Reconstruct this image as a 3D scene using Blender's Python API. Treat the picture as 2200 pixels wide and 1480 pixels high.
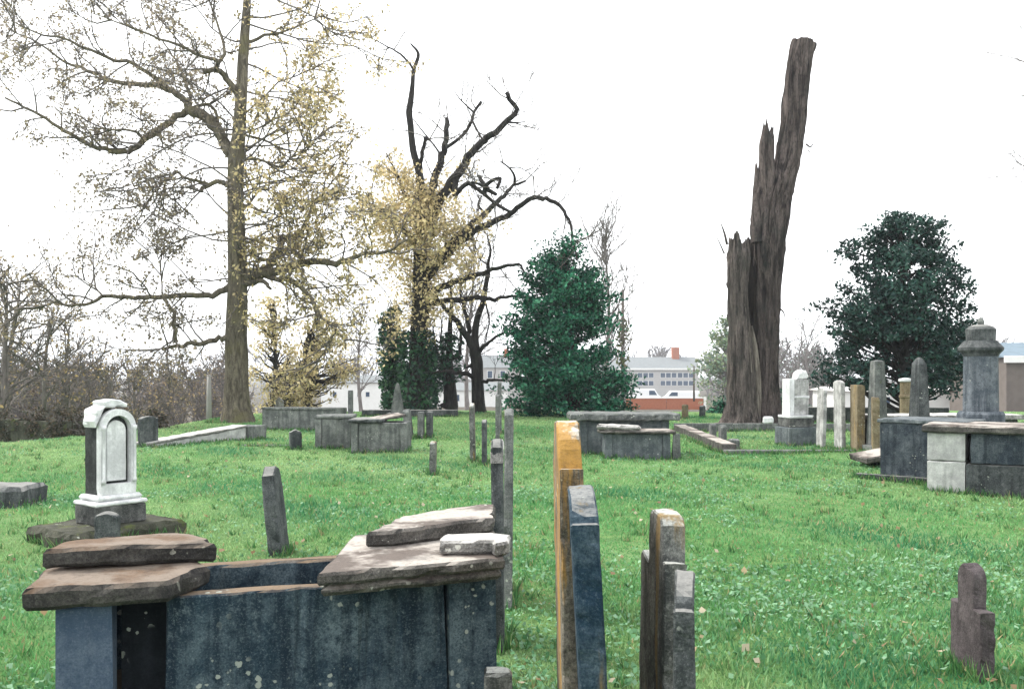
import bpy, bmesh, math, random
import numpy as np
from mathutils import Vector, noise as mnoise

# ------------------------------------------------------------------ reset
for o in list(bpy.data.objects): bpy.data.objects.remove(o, do_unlink=True)
scene = bpy.context.scene
C = scene.collection
rad = math.radians
rng = np.random.default_rng(7)
random.seed(7)

# ------------------------------------------------------------------ camera
EYE = 1.6
cam = bpy.data.cameras.new('camera'); camo = bpy.data.objects.new('camera', cam); C.objects.link(camo)
camo.location = (0, 0, EYE); camo.rotation_euler = (rad(90), 0, 0)
cam.sensor_width = 36.0; cam.lens = 36.0 * 2000 / 2200; cam.shift_y = 60 / 2200
cam.clip_start = 0.1; cam.clip_end = 3000
scene.camera = camo

# ------------------------------------------------------------------ sky, sun, exposure
SUN_EL, SUN_AZ = rad(48), rad(-62)          # azimuth from +Y towards +X: soft light from the left
w = bpy.data.worlds.new('World'); scene.world = w; w.use_nodes = True
nt = w.node_tree; nt.nodes.clear()
sky = nt.nodes.new('ShaderNodeTexSky'); sky.sky_type = 'NISHITA'; sky.sun_disc = False
sky.sun_elevation = SUN_EL; sky.sun_rotation = SUN_AZ; sky.dust_density = 4.0
hs = nt.nodes.new('ShaderNodeHueSaturation'); hs.inputs['Saturation'].default_value = 0.35
mx = nt.nodes.new('ShaderNodeMix'); mx.data_type = 'RGBA'; mx.inputs[0].default_value = 0.8
mx.inputs[7].default_value = (9.2, 9.35, 9.5, 1)             # even cloud cover
bg = nt.nodes.new('ShaderNodeBackground'); bg.inputs['Strength'].default_value = 0.1
wo = nt.nodes.new('ShaderNodeOutputWorld')
nt.links.new(sky.outputs[0], hs.inputs['Color']); nt.links.new(hs.outputs[0], mx.inputs[6])
nt.links.new(mx.outputs[2], bg.inputs['Color']); nt.links.new(bg.outputs[0], wo.inputs[0])
sl = bpy.data.lights.new('sun', 'SUN'); sl.energy = 1.5; sl.angle = rad(12); sl.color = (1, .95, .87)
so = bpy.data.objects.new('sun', sl); C.objects.link(so)
sd = Vector((math.sin(SUN_AZ) * math.cos(SUN_EL), math.cos(SUN_AZ) * math.cos(SUN_EL), math.sin(SUN_EL)))
so.rotation_euler = (-sd).to_track_quat('-Z', 'Y').to_euler(); so.location = (-30, -10, 40)
vs = scene.view_settings
vs.view_transform = 'Standard'; vs.look = 'None'; vs.exposure = 1.5; vs.gamma = 1.0; vs.use_curve_mapping = False

# ------------------------------------------------------------------ helpers
def W(px, py, Y):
    """place seen at photo pixel (px, py) at distance Y"""
    return np.array([(px - 1100) / 2000 * Y, Y, EYE - (py - 800) / 2000 * Y])

def sstep(a, b, x):
    t = np.clip((np.asarray(x, float) - a) / (b - a), 0, 1)
    return t * t * (3 - 2 * t)

def terrain(x, y):
    x = np.asarray(x, float); y = np.asarray(y, float)
    z = .022 * np.sin(x * .9 + 1.1) * np.cos(y * .7) + .018 * np.sin(x * .37 - y * .43) + .01 * np.sin(x * 2.3 + y * 1.7)
    z = z - (.055 * np.clip(y - 37, 0, 35) + .022 * np.clip(y - 72, 0, 180)) * sstep(36, 46, y)
    left = sstep(-9.8, -14.5, x) * sstep(20, 34, y)
    z = z - 1.9 * left
    return z
def gz(x, y): return float(terrain(x, y))

def tag(o, label=None, cat=None, group=None, kind=None):
    if label: o['label'] = label
    if cat: o['category'] = cat
    if group: o['group'] = group
    if kind: o['kind'] = kind
    return o

def empty(name, loc, rz=0, label=None, cat=None, group=None):
    o = bpy.data.objects.new(name, None); C.objects.link(o)
    o.location = loc; o.rotation_euler = (0, 0, rz); o.empty_display_size = .2
    return tag(o, label, cat, group)

def link(name, me, mat, parent=None, loc=None, rot=None):
    o = bpy.data.objects.new(name, me); C.objects.link(o)
    if mat is not None and len(me.materials) == 0: me.materials.append(mat)
    if parent is not None: o.parent = parent
    if loc is not None: o.location = loc
    if rot is not None: o.rotation_euler = rot
    return o

def mesh_of(name, V, F, smooth=False):
    me = bpy.data.meshes.new(name)
    me.from_pydata([tuple(map(float, v)) for v in V], [], F)
    if smooth: me.polygons.foreach_set('use_smooth', np.ones(len(me.polygons), bool))
    me.update(); return me

def np_mesh(name, V, F, col=None, smooth=False):
    """fast mesh from arrays, F (n, k) all faces k-sided; col: per-vertex rgb"""
    V = np.ascontiguousarray(V, np.float32).reshape(-1, 3); F = np.ascontiguousarray(F, np.int32)
    k = F.shape[1]
    me = bpy.data.meshes.new(name)
    me.vertices.add(len(V)); me.vertices.foreach_set('co', V.ravel())
    me.loops.add(F.size); me.loops.foreach_set('vertex_index', F.ravel())
    me.polygons.add(len(F)); me.polygons.foreach_set('loop_start', np.arange(0, F.size, k, dtype=np.int32))
    me.polygons.foreach_set('loop_total', np.full(len(F), k, np.int32))
    if smooth: me.polygons.foreach_set('use_smooth', np.ones(len(F), bool))
    if col is not None:
        a = me.color_attributes.new('tint', 'FLOAT_COLOR', 'POINT')
        c = np.ones((len(V), 4), np.float32); c[:, :3] = col
        a.data.foreach_set('color', c.ravel())
    me.update(calc_edges=True); me.validate()
    return me

# ------------------------------------------------------------------ materials
def new_mat(name):
    m = bpy.data.materials.new(name); m.use_nodes = True
    n = m.node_tree; n.nodes.clear()
    out = n.nodes.new('ShaderNodeOutputMaterial')
    return m, n, out
def N(n, t, **kw):
    x = n.nodes.new(t)
    for k, v in kw.items(): setattr(x, k, v)
    return x
def mixc(n, fac, a, b, blend='MIX'):
    m = N(n, 'ShaderNodeMix', data_type='RGBA', blend_type=blend)
    for sock, v in ((0, fac), (6, a), (7, b)):
        if hasattr(v, 'is_linked'): n.links.new(v, m.inputs[sock])
        elif sock == 0: m.inputs[0].default_value = v
        else: m.inputs[sock].default_value = (*v, 1)
    return m.outputs[2]
def ramp(n, src, p0, p1, c0=0., c1=1.):
    r = N(n, 'ShaderNodeMapRange'); r.clamp = True; r.interpolation_type = 'SMOOTHSTEP'
    n.links.new(src, r.inputs[0])
    r.inputs[1].default_value = p0; r.inputs[2].default_value = p1; r.inputs[3].default_value = c0; r.inputs[4].default_value = c1
    return r.outputs[0]
def coords(n, scale=(1, 1, 1), rand=True):
    tc = N(n, 'ShaderNodeTexCoord'); mp = N(n, 'ShaderNodeMapping'); mp.inputs['Scale'].default_value = scale
    src = tc.outputs['Object']
    if rand:
        oi = N(n, 'ShaderNodeObjectInfo'); ml = N(n, 'ShaderNodeMath', operation='MULTIPLY'); ml.inputs[1].default_value = 40
        n.links.new(oi.outputs['Random'], ml.inputs[0])
        ad = N(n, 'ShaderNodeVectorMath', operation='ADD'); n.links.new(src, ad.inputs[0]); n.links.new(ml.outputs[0], ad.inputs[1])
        src = ad.outputs[0]
    n.links.new(src, mp.inputs[0]); return mp.outputs[0]
def noise(n, vec, scale, detail=6, rough=.6, dist=0.):
    t = N(n, 'ShaderNodeTexNoise'); n.links.new(vec, t.inputs['Vector'])
    t.inputs['Scale'].default_value = scale; t.inputs['Detail'].default_value = detail
    t.inputs['Roughness'].default_value = rough; t.inputs['Distortion'].default_value = dist
    return t.outputs[0]
def finish(n, out, col, rough=.9, h=None, bstr=.4, bdist=.02, spec=.2):
    b = N(n, 'ShaderNodeBsdfPrincipled')
    if hasattr(col, 'is_linked'): n.links.new(col, b.inputs['Base Color'])
    else: b.inputs['Base Color'].default_value = (*col, 1)
    b.inputs['Roughness'].default_value = rough; b.inputs['Specular IOR Level'].default_value = spec
    if h is not None:
        bp = N(n, 'ShaderNodeBump'); bp.inputs['Strength'].default_value = bstr; bp.inputs['Distance'].default_value = bdist
        n.links.new(h, bp.inputs['Height']); n.links.new(bp.outputs[0], b.inputs['Normal'])
    n.links.new(b.outputs[0], out.inputs[0]); return b

def stone(name, dark, mid, light, streak=.5, lichen=0., lcol=(.5, .52, .45), moss=0., orange=0., ocol=(.42, .22, .05), fine=60, scale=4., top=None, top2=None, mott=.75):
    m, n, out = new_mat(name)
    v = coords(n); vs_ = coords(n, (7, 7, .55))
    a = noise(n, v, scale, 7, .65); b = noise(n, vs_, 1.6, 5, .6); f = noise(n, v, fine, 4, .7)
    col = mixc(n, ramp(n, a, .36, .66), dark, light)
    col = mixc(n, .45, col, mid)
    col = mixc(n, ramp(n, b, .44, .66, 0, streak), col, dark)
    col = mixc(n, ramp(n, b, .24, .40, streak * .7, 0), col, light)
    col = mixc(n, ramp(n, f, .35, .75, 0, .42), col, dark)
    gr = noise(n, v, 110, 4, .85)
    md = noise(n, v, 17, 6, .8)
    col = mixc(n, ramp(n, gr, .48, .66, 0, mott * .9), col, dark)
    col = mixc(n, ramp(n, gr, .34, .46, mott * .7, 0), col, light)
    col = mixc(n, ramp(n, md, .50, .70, 0, mott), col, dark)
    col = mixc(n, ramp(n, md, .30, .46, mott * .6, 0), col, light)
    if top is not None:  # tops apart from sides: own tone, plus overhead light painted in
        g = N(n, 'ShaderNodeNewGeometry'); sx = N(n, 'ShaderNodeSeparateXYZ'); n.links.new(g.outputs['Normal'], sx.inputs[0])
        tn = N(n, 'ShaderNodeMath', operation='MULTIPLY'); n.links.new(ramp(n, sx.outputs[2], .6, .9), tn.inputs[0]); n.links.new(ramp(n, a, .3, .5, .45, 1), tn.inputs[1])
        if top2 is not None: top = mixc(n, ramp(n, noise(n, v, 2.2, 5, .65), .43, .56), top, top2)
        col = mixc(n, tn.outputs[0], col, top)
        col = mixc(n, ramp(n, md, .52, .75, 0, mott * .8), col, dark)
        col = mixc(n, ramp(n, f, .45, .8, 0, .35), col, dark)
    if orange:
        o_ = noise(n, coords(n, (6, 6, .9)), 1.5, 5, .6)
        col = mixc(n, ramp(n, o_, .62 - .3 * orange, .74 - .3 * orange, 0, .9), col, ocol)
        col = mixc(n, ramp(n, f, .4, .75, 0, .35), col, dark)
    if moss:
        mo = noise(n, v, 5, 6, .7); col = mixc(n, ramp(n, mo, .66 - .25 * moss, .78 - .25 * moss, 0, .85), col, (.07, .085, .025))
    if lichen:
        vo = N(n, 'ShaderNodeTexVoronoi'); n.links.new(v, vo.inputs['Vector']); vo.inputs['Scale'].default_value = 26; vo.inputs['Randomness'].default_value = 1
        vs2 = N(n, 'ShaderNodeMath', operation='ADD'); n.links.new(vo.outputs['Distance'], vs2.inputs[0])
        n2 = noise(n, v, 30, 4, .6); n.links.new(ramp(n, n2, .3, .7, -.14, .14), vs2.inputs[1])
        gate = ramp(n, noise(n, v, 2.6, 3, .5), .62 - .25 * lichen, .70 - .25 * lichen)
        sp = N(n, 'ShaderNodeMath', operation='MULTIPLY'); sc_ = N(n, 'ShaderNodeSeparateColor'); n.links.new(vo.outputs['Color'], sc_.inputs[0])
        rr_ = N(n, 'ShaderNodeMath', operation='SUBTRACT'); n.links.new(vs2.outputs[0], rr_.inputs[0]); n.links.new(ramp(n, sc_.outputs[0], .35, 1, .0, .30), rr_.inputs[1])
        n.links.new(ramp(n, rr_.outputs[0], .0, .07, .8, 0), sp.inputs[0]); n.links.new(gate, sp.inputs[1])
        col = mixc(n, sp.outputs[0], col, lcol)
    h = N(n, 'ShaderNodeMath', operation='ADD'); n.links.new(a, h.inputs[0]); n.links.new(f, h.inputs[1])
    finish(n, out, col, .92, h.outputs[0], .55, .012)
    return m

M = {}
M['slate'] = stone('weathered slate stone', (.007, .016, .027), (.04, .074, .10), (.165, .21, .225), .9, .40, (.32, .35, .31), top=(.17, .125, .085), mott=.8)  # the blue of skylight in shade is put into this colour
M['slatedark'] = stone('damp black slate', (.003, .005, .008), (.007, .010, .015), (.03, .036, .042), .6, .8, (.33, .36, .32), mott=.4)  # dark stone, with the shade under the lid put into its colour
M['slatepale'] = stone('pale slate stone', (.03, .05, .085), (.065, .095, .14), (.12, .15, .19), .6, .1, (.4, .42, .38))
M['brownlid'] = stone('brown topped sandstone', (.012, .012, .013), (.035, .033, .03), (.10, .095, .085), .3, .2, (.4, .4, .34), top=(.125, .083, .055), top2=(.19, .155, .125))
M['lid'] = stone('grey lid stone', (.02, .02, .02), (.075, .07, .065), (.22, .205, .185), .3, .2, (.45, .45, .4), top=(.12, .10, .088), top2=(.38, .35, .315))
M['palelid'] = stone('pale limestone', (.05, .05, .048), (.22, .21, .2), (.55, .54, .52), .3, .1, (.6, .6, .55), top=(.45, .44, .42))
M['orange'] = stone('orange lichened stone', (.035, .032, .028), (.15, .13, .095), (.32, .29, .24), .5, .35, (.5, .45, .3), orange=.58, ocol=(.36, .20, .05), top=(.5, .48, .42))  # top colour here and in the next three stones paints lit ledges
M['darkblue'] = stone('dark blue stone', (.006, .018, .032), (.018, .048, .078), (.11, .145, .165), .7, .1, (.4, .42, .38), orange=.2, ocol=(.17, .12, .05), top=(.2, .205, .2))
M['grey'] = stone('grey stone', (.03, .034, .034), (.165, .165, .155), (.34, .345, .32), .8, .1, (.42, .44, .38), orange=.3, ocol=(.22, .15, .06), top=(.42, .43, .4))
M['greydark'] = stone('dark grey stone', (.018, .022, .024), (.075, .083, .086), (.19, .20, .20), .8, .08, (.36, .38, .33), moss=.1, top=(.2, .2, .19))
M['purple'] = stone('brown purple stone', (.03, .025, .027), (.08, .066, .07), (.15, .13, .13), .6, .1)
M['mid'] = stone('mid grey tomb stone', (.045, .05, .05), (.15, .16, .155), (.30, .31, .29), .65, .25, (.45, .47, .4), moss=.12)
M['midcool'] = stone('cool grey tomb stone', (.04, .05, .058), (.12, .14, .15), (.24, .26, .265), .6, .15, (.42, .44, .4))
M['pedestal'] = stone('blue grey streaked stone', (.03, .04, .05), (.095, .115, .14), (.23, .25, .265), .8, .1)
M['marble'] = stone('white marble', (.34, .345, .35), (.74, .75, .76), (.82, .82, .82), .35, 0, fine=25, mott=.15)
M['marbleworn'] = stone('worn grey streaked marble', (.10, .10, .098), (.42, .42, .41), (.70, .70, .69), .55, .1, mott=.3)
M['marblegrey'] = stone('sooty marble', (.018, .02, .02), (.06, .064, .062), (.24, .24, .23), .6, .1)
M['soot'] = stone('soot black marble', (.012, .014, .014), (.035, .038, .04), (.11, .115, .11), .6, .0)  # near-black die: shading of the recess edges is put into its colour
M['whitewall'] = stone('pale limewashed stone', (.2, .2, .2), (.5, .5, .49), (.72, .72, .7), .3, 0, mott=.25)
M['mossy'] = stone('mossy base stone', (.018, .02, .014), (.055, .055, .04), (.13, .13, .1), .4, .2, moss=.5)
M['tan'] = stone('tan stone', (.08, .06, .035), (.22, .18, .11), (.34, .29, .2), .45, .2, orange=.2, ocol=(.3, .2, .07))
M['bluebox'] = stone('blue black tomb stone', (.012, .018, .026), (.04, .055, .075), (.16, .18, .19), .75, .1)

def plain(name, col, rough=.85, var=.3, scale=2., spec=.08):
    m, n, out = new_mat(name)
    v = coords(n); a = noise(n, v, scale, 5, .6)
    c = mixc(n, ramp(n, a, .3, .7, 0, var), col, tuple(x * .45 for x in col))
    finish(n, out, c, rough, noise(n, v, 40), .15, .01, spec); return m
M['roofgrey'] = plain('grey shingle roof', (.20, .215, .22), 1.0)
M['whitewood'] = plain('white painted boards', (.78, .78, .76), var=.12)
M['greywall'] = plain('grey rendered wall', (.42, .41, .40), var=.15)
M['brick'] = plain('red brick', (.36, .13, .07), scale=5)
M['pane'] = plain('dark window glass', (.04, .07, .12), .15, .3, .6, .5)
M['pole'] = plain('grey wood pole', (.34, .33, .32))
M['darkpole'] = plain('dark wood pole', (.10, .085, .07))
M['soil'] = plain('dark soil', (.05, .04, .03), .95)
M['carwhite'] = plain('white car paint', (.78, .79, .8), .35, .05, 1, .5)
M['rubber'] = plain('black rubber', (.02, .02, .02), .8)
M['beige'] = plain('beige wall', (.45, .42, .38))
M['darkwall'] = plain('brown grey boards', (.16, .14, .125))
M['bluegrey'] = plain('blue grey roof', (.16, .21, .25))

def bark(name, dark, light, green=0., zs=.22, sc=9., gcol=(.03, .055, .03), bstr=.9):
    m, n, out = new_mat(name)
    v = coords(n, (1, 1, zs), rand=False); v2 = coords(n, (1, 1, 1), rand=False)
    a = noise(n, v, sc, 8, .7, .6); b = noise(n, v2, 1.4, 5, .6)
    c = mixc(n, ramp(n, a, .35, .66), dark, light)
    c = mixc(n, ramp(n, b, .42, .7, 0, .5), c, tuple(x * .55 for x in light))
    fb = noise(n, coords(n, (1, 1, zs * 2.2), rand=False), sc * 4.5, 5, .8); c = mixc(n, ramp(n, fb, .46, .68, 0, .75), c, dark)
    if green: c = mixc(n, ramp(n, noise(n, v2, 1.0, 5, .65), .5, .66, 0, green), c, gcol)
    finish(n, out, c, .95, a, bstr, .05); return m
M['bark_oak'] = bark('oak bark', (.045, .038, .03), (.20, .175, .13), .5, gcol=(.14, .13, .055))
M['bark_dark'] = bark('dark bark', (.010, .009, .009), (.045, .04, .036), .2)
M['bark_dead'] = bark('dead trunk bark', (.006, .005, .005), (.14, .112, .104), .5, .14, 6.5, (.016, .022, .02), 1.0)
M['bark_dead_pale'] = bark('weathered grey dead bark', (.010, .009, .009), (.165, .138, .125), .35, .12, 8, (.03, .035, .03), 1.0)  # paler copy for the left stem: side light put into the bark
M['wood_pale'] = bark('bare split wood', (.08, .065, .055), (.34, .30, .26), 0, .08, 20)
M['bark_black'] = bark('hollow rotten wood', (.006, .006, .006), (.03, .022, .018), 0, .15, 10)  # near black: the shadow inside the split is put into the colour
M['bark_brown'] = bark('thin brown bark', (.085, .074, .066), (.21, .19, .175))
M['bark_grey'] = bark('thin grey bark', (.13, .115, .11), (.27, .25, .24))

def leafmat(name, transl=.35, rough=.6, spec=.25):
    m, n, out = new_mat(name)
    at = N(n, 'ShaderNodeVertexColor', layer_name='tint')
    b = N(n, 'ShaderNodeBsdfPrincipled'); b.inputs['Roughness'].default_value = rough; b.inputs['Specular IOR Level'].default_value = spec
    t = N(n, 'ShaderNodeBsdfTranslucent'); ms = N(n, 'ShaderNodeMixShader'); ms.inputs[0].default_value = transl
    n.links.new(at.outputs[0], b.inputs['Base Color']); n.links.new(at.outputs[0], t.inputs[0])
    n.links.new(b.outputs[0], ms.inputs[1]); n.links.new(t.outputs[0], ms.inputs[2]); n.links.new(ms.outputs[0], out.inputs[0])
    return m
M['leaf'] = leafmat('thin autumn leaves', .48)
M['gloss'] = leafmat('glossy evergreen leaves', .06, .55, .10)
M['blade'] = leafmat('grass blades', .3, .6)

def ground_mat():
    m, n, out = new_mat('lawn grass')
    tc = N(n, 'ShaderNodeTexCoord'); v = tc.outputs['Object']
    a = noise(n, v, .35, 6, .6); b = noise(n, v, 2.3, 6, .65); f = noise(n, v, 45, 5, .75)
    c = mixc(n, ramp(n, b, .35, .68), (.07, .17, .05), (.17, .28, .095))
    c = mixc(n, ramp(n, a, .4, .68, 0, .7), c, (.19, .30, .13))
    c = mixc(n, ramp(n, f, .38, .72, 0, .65), c, (.03, .075, .02))
    c = mixc(n, ramp(n, noise(n, v, 1.1, 5, .7), .62, .74, 0, .4), c, (.17, .15, .075))
    # beyond the graveyard: dull winter ground
    sx = N(n, 'ShaderNodeSeparateXYZ'); n.links.new(v, sx.inputs[0])
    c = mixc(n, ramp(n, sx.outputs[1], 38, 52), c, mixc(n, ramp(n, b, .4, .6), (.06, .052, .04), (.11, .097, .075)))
    h = N(n, 'ShaderNodeMath', operation='ADD'); n.links.new(b, h.inputs[0]); n.links.new(f, h.inputs[1])
    finish(n, out, c, .95, h.outputs[0], .8, .04, .1); return m
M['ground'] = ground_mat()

# ------------------------------------------------------------------ ground sheet
def build_ground():
    nu, nv = 201, 301
    u = np.linspace(-1, 1, nu); t = np.linspace(0, 1, nv)
    X = 26 * u + 900 * np.sign(u) * np.abs(u) ** 6; Y = -12 + 62 * t + 1400 * t ** 7
    gx, gy = np.meshgrid(X, Y)
    V = np.stack([gx, gy, terrain(gx, gy)], -1).reshape(-1, 3)
    i = np.arange(nu * nv).reshape(nv, nu)
    F = np.stack([i[:-1, :-1], i[:-1, 1:], i[1:, 1:], i[1:, :-1]], -1).reshape(-1, 4)
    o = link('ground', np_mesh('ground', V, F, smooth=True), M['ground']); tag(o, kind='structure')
build_ground()

# ------------------------------------------------------------------ rough stone prism
def resample(pts, step):
    out = []
    n = len(pts)
    for i in range(n):
        a = np.array(pts[i], float); b = np.array(pts[(i + 1) % n], float)
        k = max(1, int(round(np.linalg.norm(b - a) / step)))
        for j in range(k): out.append(a + (b - a) * j / k)
    return np.array(out)
def poly_area(p): return .5 * np.sum(p[:, 0] * np.roll(p[:, 1], -1) - np.roll(p[:, 0], -1) * p[:, 1])
def prism(outline, t, axis='z', bevel=.01, jit=.004, step=.06, seed=None, layers=2, taper=1.0):
    """rough-edged slab: outline (a, b) extruded by t. axis z: (x, y) outline, z from 0..t; axis y: (x, z) outline, y -t/2..t/2"""
    p = resample(outline, step)
    if poly_area(p) < 0: p = p[::-1]
    nx = np.roll(p, -1, 0) - np.roll(p, 1, 0); L = np.linalg.norm(nx, axis=1, keepdims=True); L[L == 0] = 1
    nrm = np.stack([nx[:, 1], -nx[:, 0]], 1) / L
    n = len(p); bevel = min(bevel, t * .4)
    lv = [(0, bevel), (bevel, 0)] + [(t * k / layers, 0) for k in range(1, layers)] + [(t - bevel, 0), (t, bevel)]
    sd_ = seed if seed is not None else random.random() * 100
    V = []
    for (d, ins) in lv:
        for q in range(n):
            a = p[q] - nrm[q] * ins
            s = 1 + (taper - 1) * d / t
            a = a * s
            co = Vector((a[0] * 5 + sd_, a[1] * 5, d * 5))
            jj = jit * (mnoise.noise(co) + .6 * mnoise.noise(co * 3.1))
            edge = d < t * .25 or d > t * .75
            chip = max(0., mnoise.noise(co * 2.7 + Vector((3, 7, 5))) - .18) * min(jit, .006) * 5.0
            if edge: chip *= 1.6
            a = a + nrm[q] * (jj - chip)
            zz = d + jit * .6 * mnoise.noise(co * 1.7 + Vector((9, 3, 1)))
            V.append((a[0], a[1], zz))
    F = []
    for l in range(len(lv) - 1):
        for q in range(n):
            q2 = (q + 1) % n
            F.append((l * n + q, l * n + q2, (l + 1) * n + q2, (l + 1) * n + q))
    F.append(tuple(range(n - 1, -1, -1))); F.append(tuple((len(lv) - 1) * n + q for q in range(n)))
    V = np.array(V)
    if axis == 'y':   # (a, b, d) -> (a, t/2 - d, b)
        V = np.stack([V[:, 0], t / 2 - V[:, 2], V[:, 1]], 1)
        # keeps orientation: a x b = -y, extrude runs to -y
    return V, F
def rect(x0, x1, y0, y1): return [(x0, y0), (x1, y0), (x1, y1), (x0, y1)]
def box(x0, x1, y0, y1, z0, z1, **kw):
    V, F = prism(rect(x0, x1, y0, y1), z1 - z0, 'z', **kw)
    V[:, 2] += z0; return V, F
def join(*vf):
    V = []; F = []; k = 0
    for v, f in vf:
        V.append(np.asarray(v, float)); F += [tuple(i + k for i in q) for q in f]; k += len(v)
    return np.concatenate(V), F
def part(name, vf, mat, parent, smooth=False, loc=None, rot=None):
    return link(name, mesh_of(name, *vf, smooth=smooth), mat, parent, loc, rot)
def lathe(profile, n=16, sq=False):
    V = []; F = []
    for r, z in profile:
        for k in range(n):
            a = 2 * math.pi * (k + .5) / n
            V.append((r * math.cos(a), r * math.sin(a), z))
    for l in range(len(profile) - 1):
        for k in range(n):
            k2 = (k + 1) % n; F.append((l * n + k, l * n + k2, (l + 1) * n + k2, (l + 1) * n + k))
    F.append(tuple(range(n - 1, -1, -1))); F.append(tuple((len(profile) - 1) * n + k for k in range(n)))
    return np.array(V), F

# ------------------------------------------------------------------ headstones
def tablet(w, hs_, ht, hw=None, style='round', deep=.3):
    """outline of a tablet with square shoulders at hs_ and a head to ht, foot below the turf"""
    hw = hw or w * .5
    p = [(-w / 2, -deep), (w / 2, -deep), (w / 2, hs_)]
    if ht > hs_ + .005:
        if style == 'round':
            p.append((hw / 2, hs_)); k = 14; r = hw / 2; hh = ht - hs_
            st = max(0, hh - r * .8)
            for i in range(k + 1):
                a = math.pi * i / k
                p.append((r * math.cos(a), hs_ + st + (hh - st) * math.sin(a)))
            p.append((-hw / 2, hs_))
        elif style == 'flat':
            p += [(hw / 2, hs_), (hw / 2, ht), (-hw / 2, ht), (-hw / 2, hs_)]
        elif style == 'point':
            p += [(0, ht)]
        elif style == 'arch':
            for i in range(1, 14):
                a = math.pi * i / 14; p.append((w / 2 * math.cos(a), hs_ + (ht - hs_) * math.sin(a)))
        elif style == 'broken':
            p += [(w * .3, ht - .02), (w * .12, ht), (-w * .05, ht - .05), (-w * .2, hs_ + .04)]
    p.append((-w / 2, hs_))
    return p
def headstone(px, py, Y, outline, t, mat, label, lean=(0, 0), rz=90, name='headstone', group=None, jit=.005, step=.05, bevel=.012, X=None):
    """px gives the middle of the near edge; stones stand in rows, faces to the sides"""
    x = (px - 1100) / 2000 * Y if X is None else X
    V, F = prism(outline, t, 'y', bevel, jit, step)
    o = link(name, mesh_of(name, V, F), M[mat])
    o.location = (x, Y, gz(x, Y)); o.rotation_euler = (rad(lean[1]), rad(lean[0]), rad(rz))
    return tag(o, label, 'headstone', group)

# ---- near broken chest tomb
def front_tomb():
    ang = math.atan2(.52, 1.70)
    r = empty('chest_tomb', (-1.79, 3.68, 0), ang, 'near blue grey chest tomb with open broken middle and stained front panel', 'tomb')
    L, D, H = 1.80, .76, .68
    part('pilaster', box(-.01, .20, -.015, .12, -.25, H - .004, jit=.005), M['slatepale'], r)
    part('pilaster', box(1.58, L, -.004, .12, -.25, H - .002, jit=.004), M['slate'], r)
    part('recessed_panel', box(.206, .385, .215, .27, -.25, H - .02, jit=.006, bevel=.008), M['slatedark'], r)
    part('front_panel', box(.39, 1.574, .022, .11, -.25, H, jit=.009, bevel=.008, step=.03), M['slate'], r)
    part('back_panel', box(0, L, D - .10, D, -.25, H - .01, jit=.01, bevel=.012), M['slate'], r)
    part('end_panel', box(.0, .09, .125, D - .105, -.25, H - .02, jit=.006), M['slate'], r)
    part('end_panel', box(L - .09, L, .125, D - .105, -.25, H - .02, jit=.006), M['slate'], r)
    so_ = part('soil_fill', box(.095, L - .095, .13, D - .11, -.2, .22, jit=.02), M['soil'], r)
    def toloc(pts): return [(p[0], p[1]) for p in pts]
    def piece(name, pts, z, t, mat, label, tilt=(0, 0), **kw):
        c = np.mean(np.array(pts), 0); q = [(p[0] - c[0], p[1] - c[1]) for p in pts]
        V, F = prism(q, t, 'z', **kw)
        o = link(name, mesh_of(name, V, F), M[mat]); o.location = (c[0], c[1], z); o.rotation_euler = (rad(tilt[0]), rad(tilt[1]), 0)
        return tag(o, label, 'stone slab')
    ca, sa = math.cos(ang), math.sin(ang)
    def lw(u, v): return (-1.79 + u * ca - v * sa, 3.68 + u * sa + v * ca)
    piece('broken_lid', [lw(-.12, -.085), lw(.415, -.085), lw(.56, .19), lw(.46, .5), lw(.42, .84), lw(-.10, .84)], .682, .085, 'brownlid',
          'brown topped broken lid over the left end of the near tomb', jit=.016, bevel=.018, step=.04)
    piece('broken_slab', [(-1.95, 3.86), (-1.44, 4.05), (-1.31, 4.10), (-1.36, 4.20), (-1.56, 4.42), (-1.97, 4.10)], .772, .082, 'brownlid',
          'loose brown slab fragment stacked on the left broken lid of the near tomb', (-1.5, 1), jit=.018, bevel=.016, step=.04)
    lid = empty('moulded_lid', (0, 0, 0), 0, 'grey moulded lid slab covering the right end of the near tomb', 'stone slab')
    lp = np.array([(-.79, 3.77), (-.035, 4.10), (-.09, 4.80), (-.37, 4.86), (-.80, 4.68)]); lc = lp.mean(0)
    lid.location = (lc[0], lc[1], .684)
    part('moulding', prism([tuple((p - lc) * .965) for p in lp], .046, 'z', bevel=.018, jit=.008, step=.04), M['lid'], lid)
    part('slab', prism([tuple(p - lc) for p in lp], .052, 'z', bevel=.012, jit=.009, step=.04), M['lid'], lid, loc=(0, 0, .048))
    piece('broken_slab', [(-.675, 4.32), (-.56, 4.36), (-.09, 4.76), (-.10, 5.2), (-.28, 5.14), (-.57, 4.80)], .787, .075, 'lid',
          'tan slab with slanted corner lying across the back of the grey moulded lid', (.5, .5), jit=.016, bevel=.014, step=.04)
    piece('stone_fragment', [(-.325, 4.15), (-.09, 4.17), (-.075, 4.10), (-.01, 4.15), (.0, 4.33), (-.1, 4.37), (-.31, 4.34)], .787, .062, 'palelid',
          'small white stone fragment on the right corner of the moulded lid', jit=.012, bevel=.012, step=.03)
    V, F = prism(rect(-.06, .06, -.05, .05), .62, 'z', jit=.01, bevel=.015)
    o = link('stone_stub', mesh_of('stone_stub', V, F), M['grey']); o.location = (-.06, 4.02, -.30)
    tag(o, 'short grey stone stub in the grass at the right foot of the near tomb', 'footstone')
front_tomb()

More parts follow.
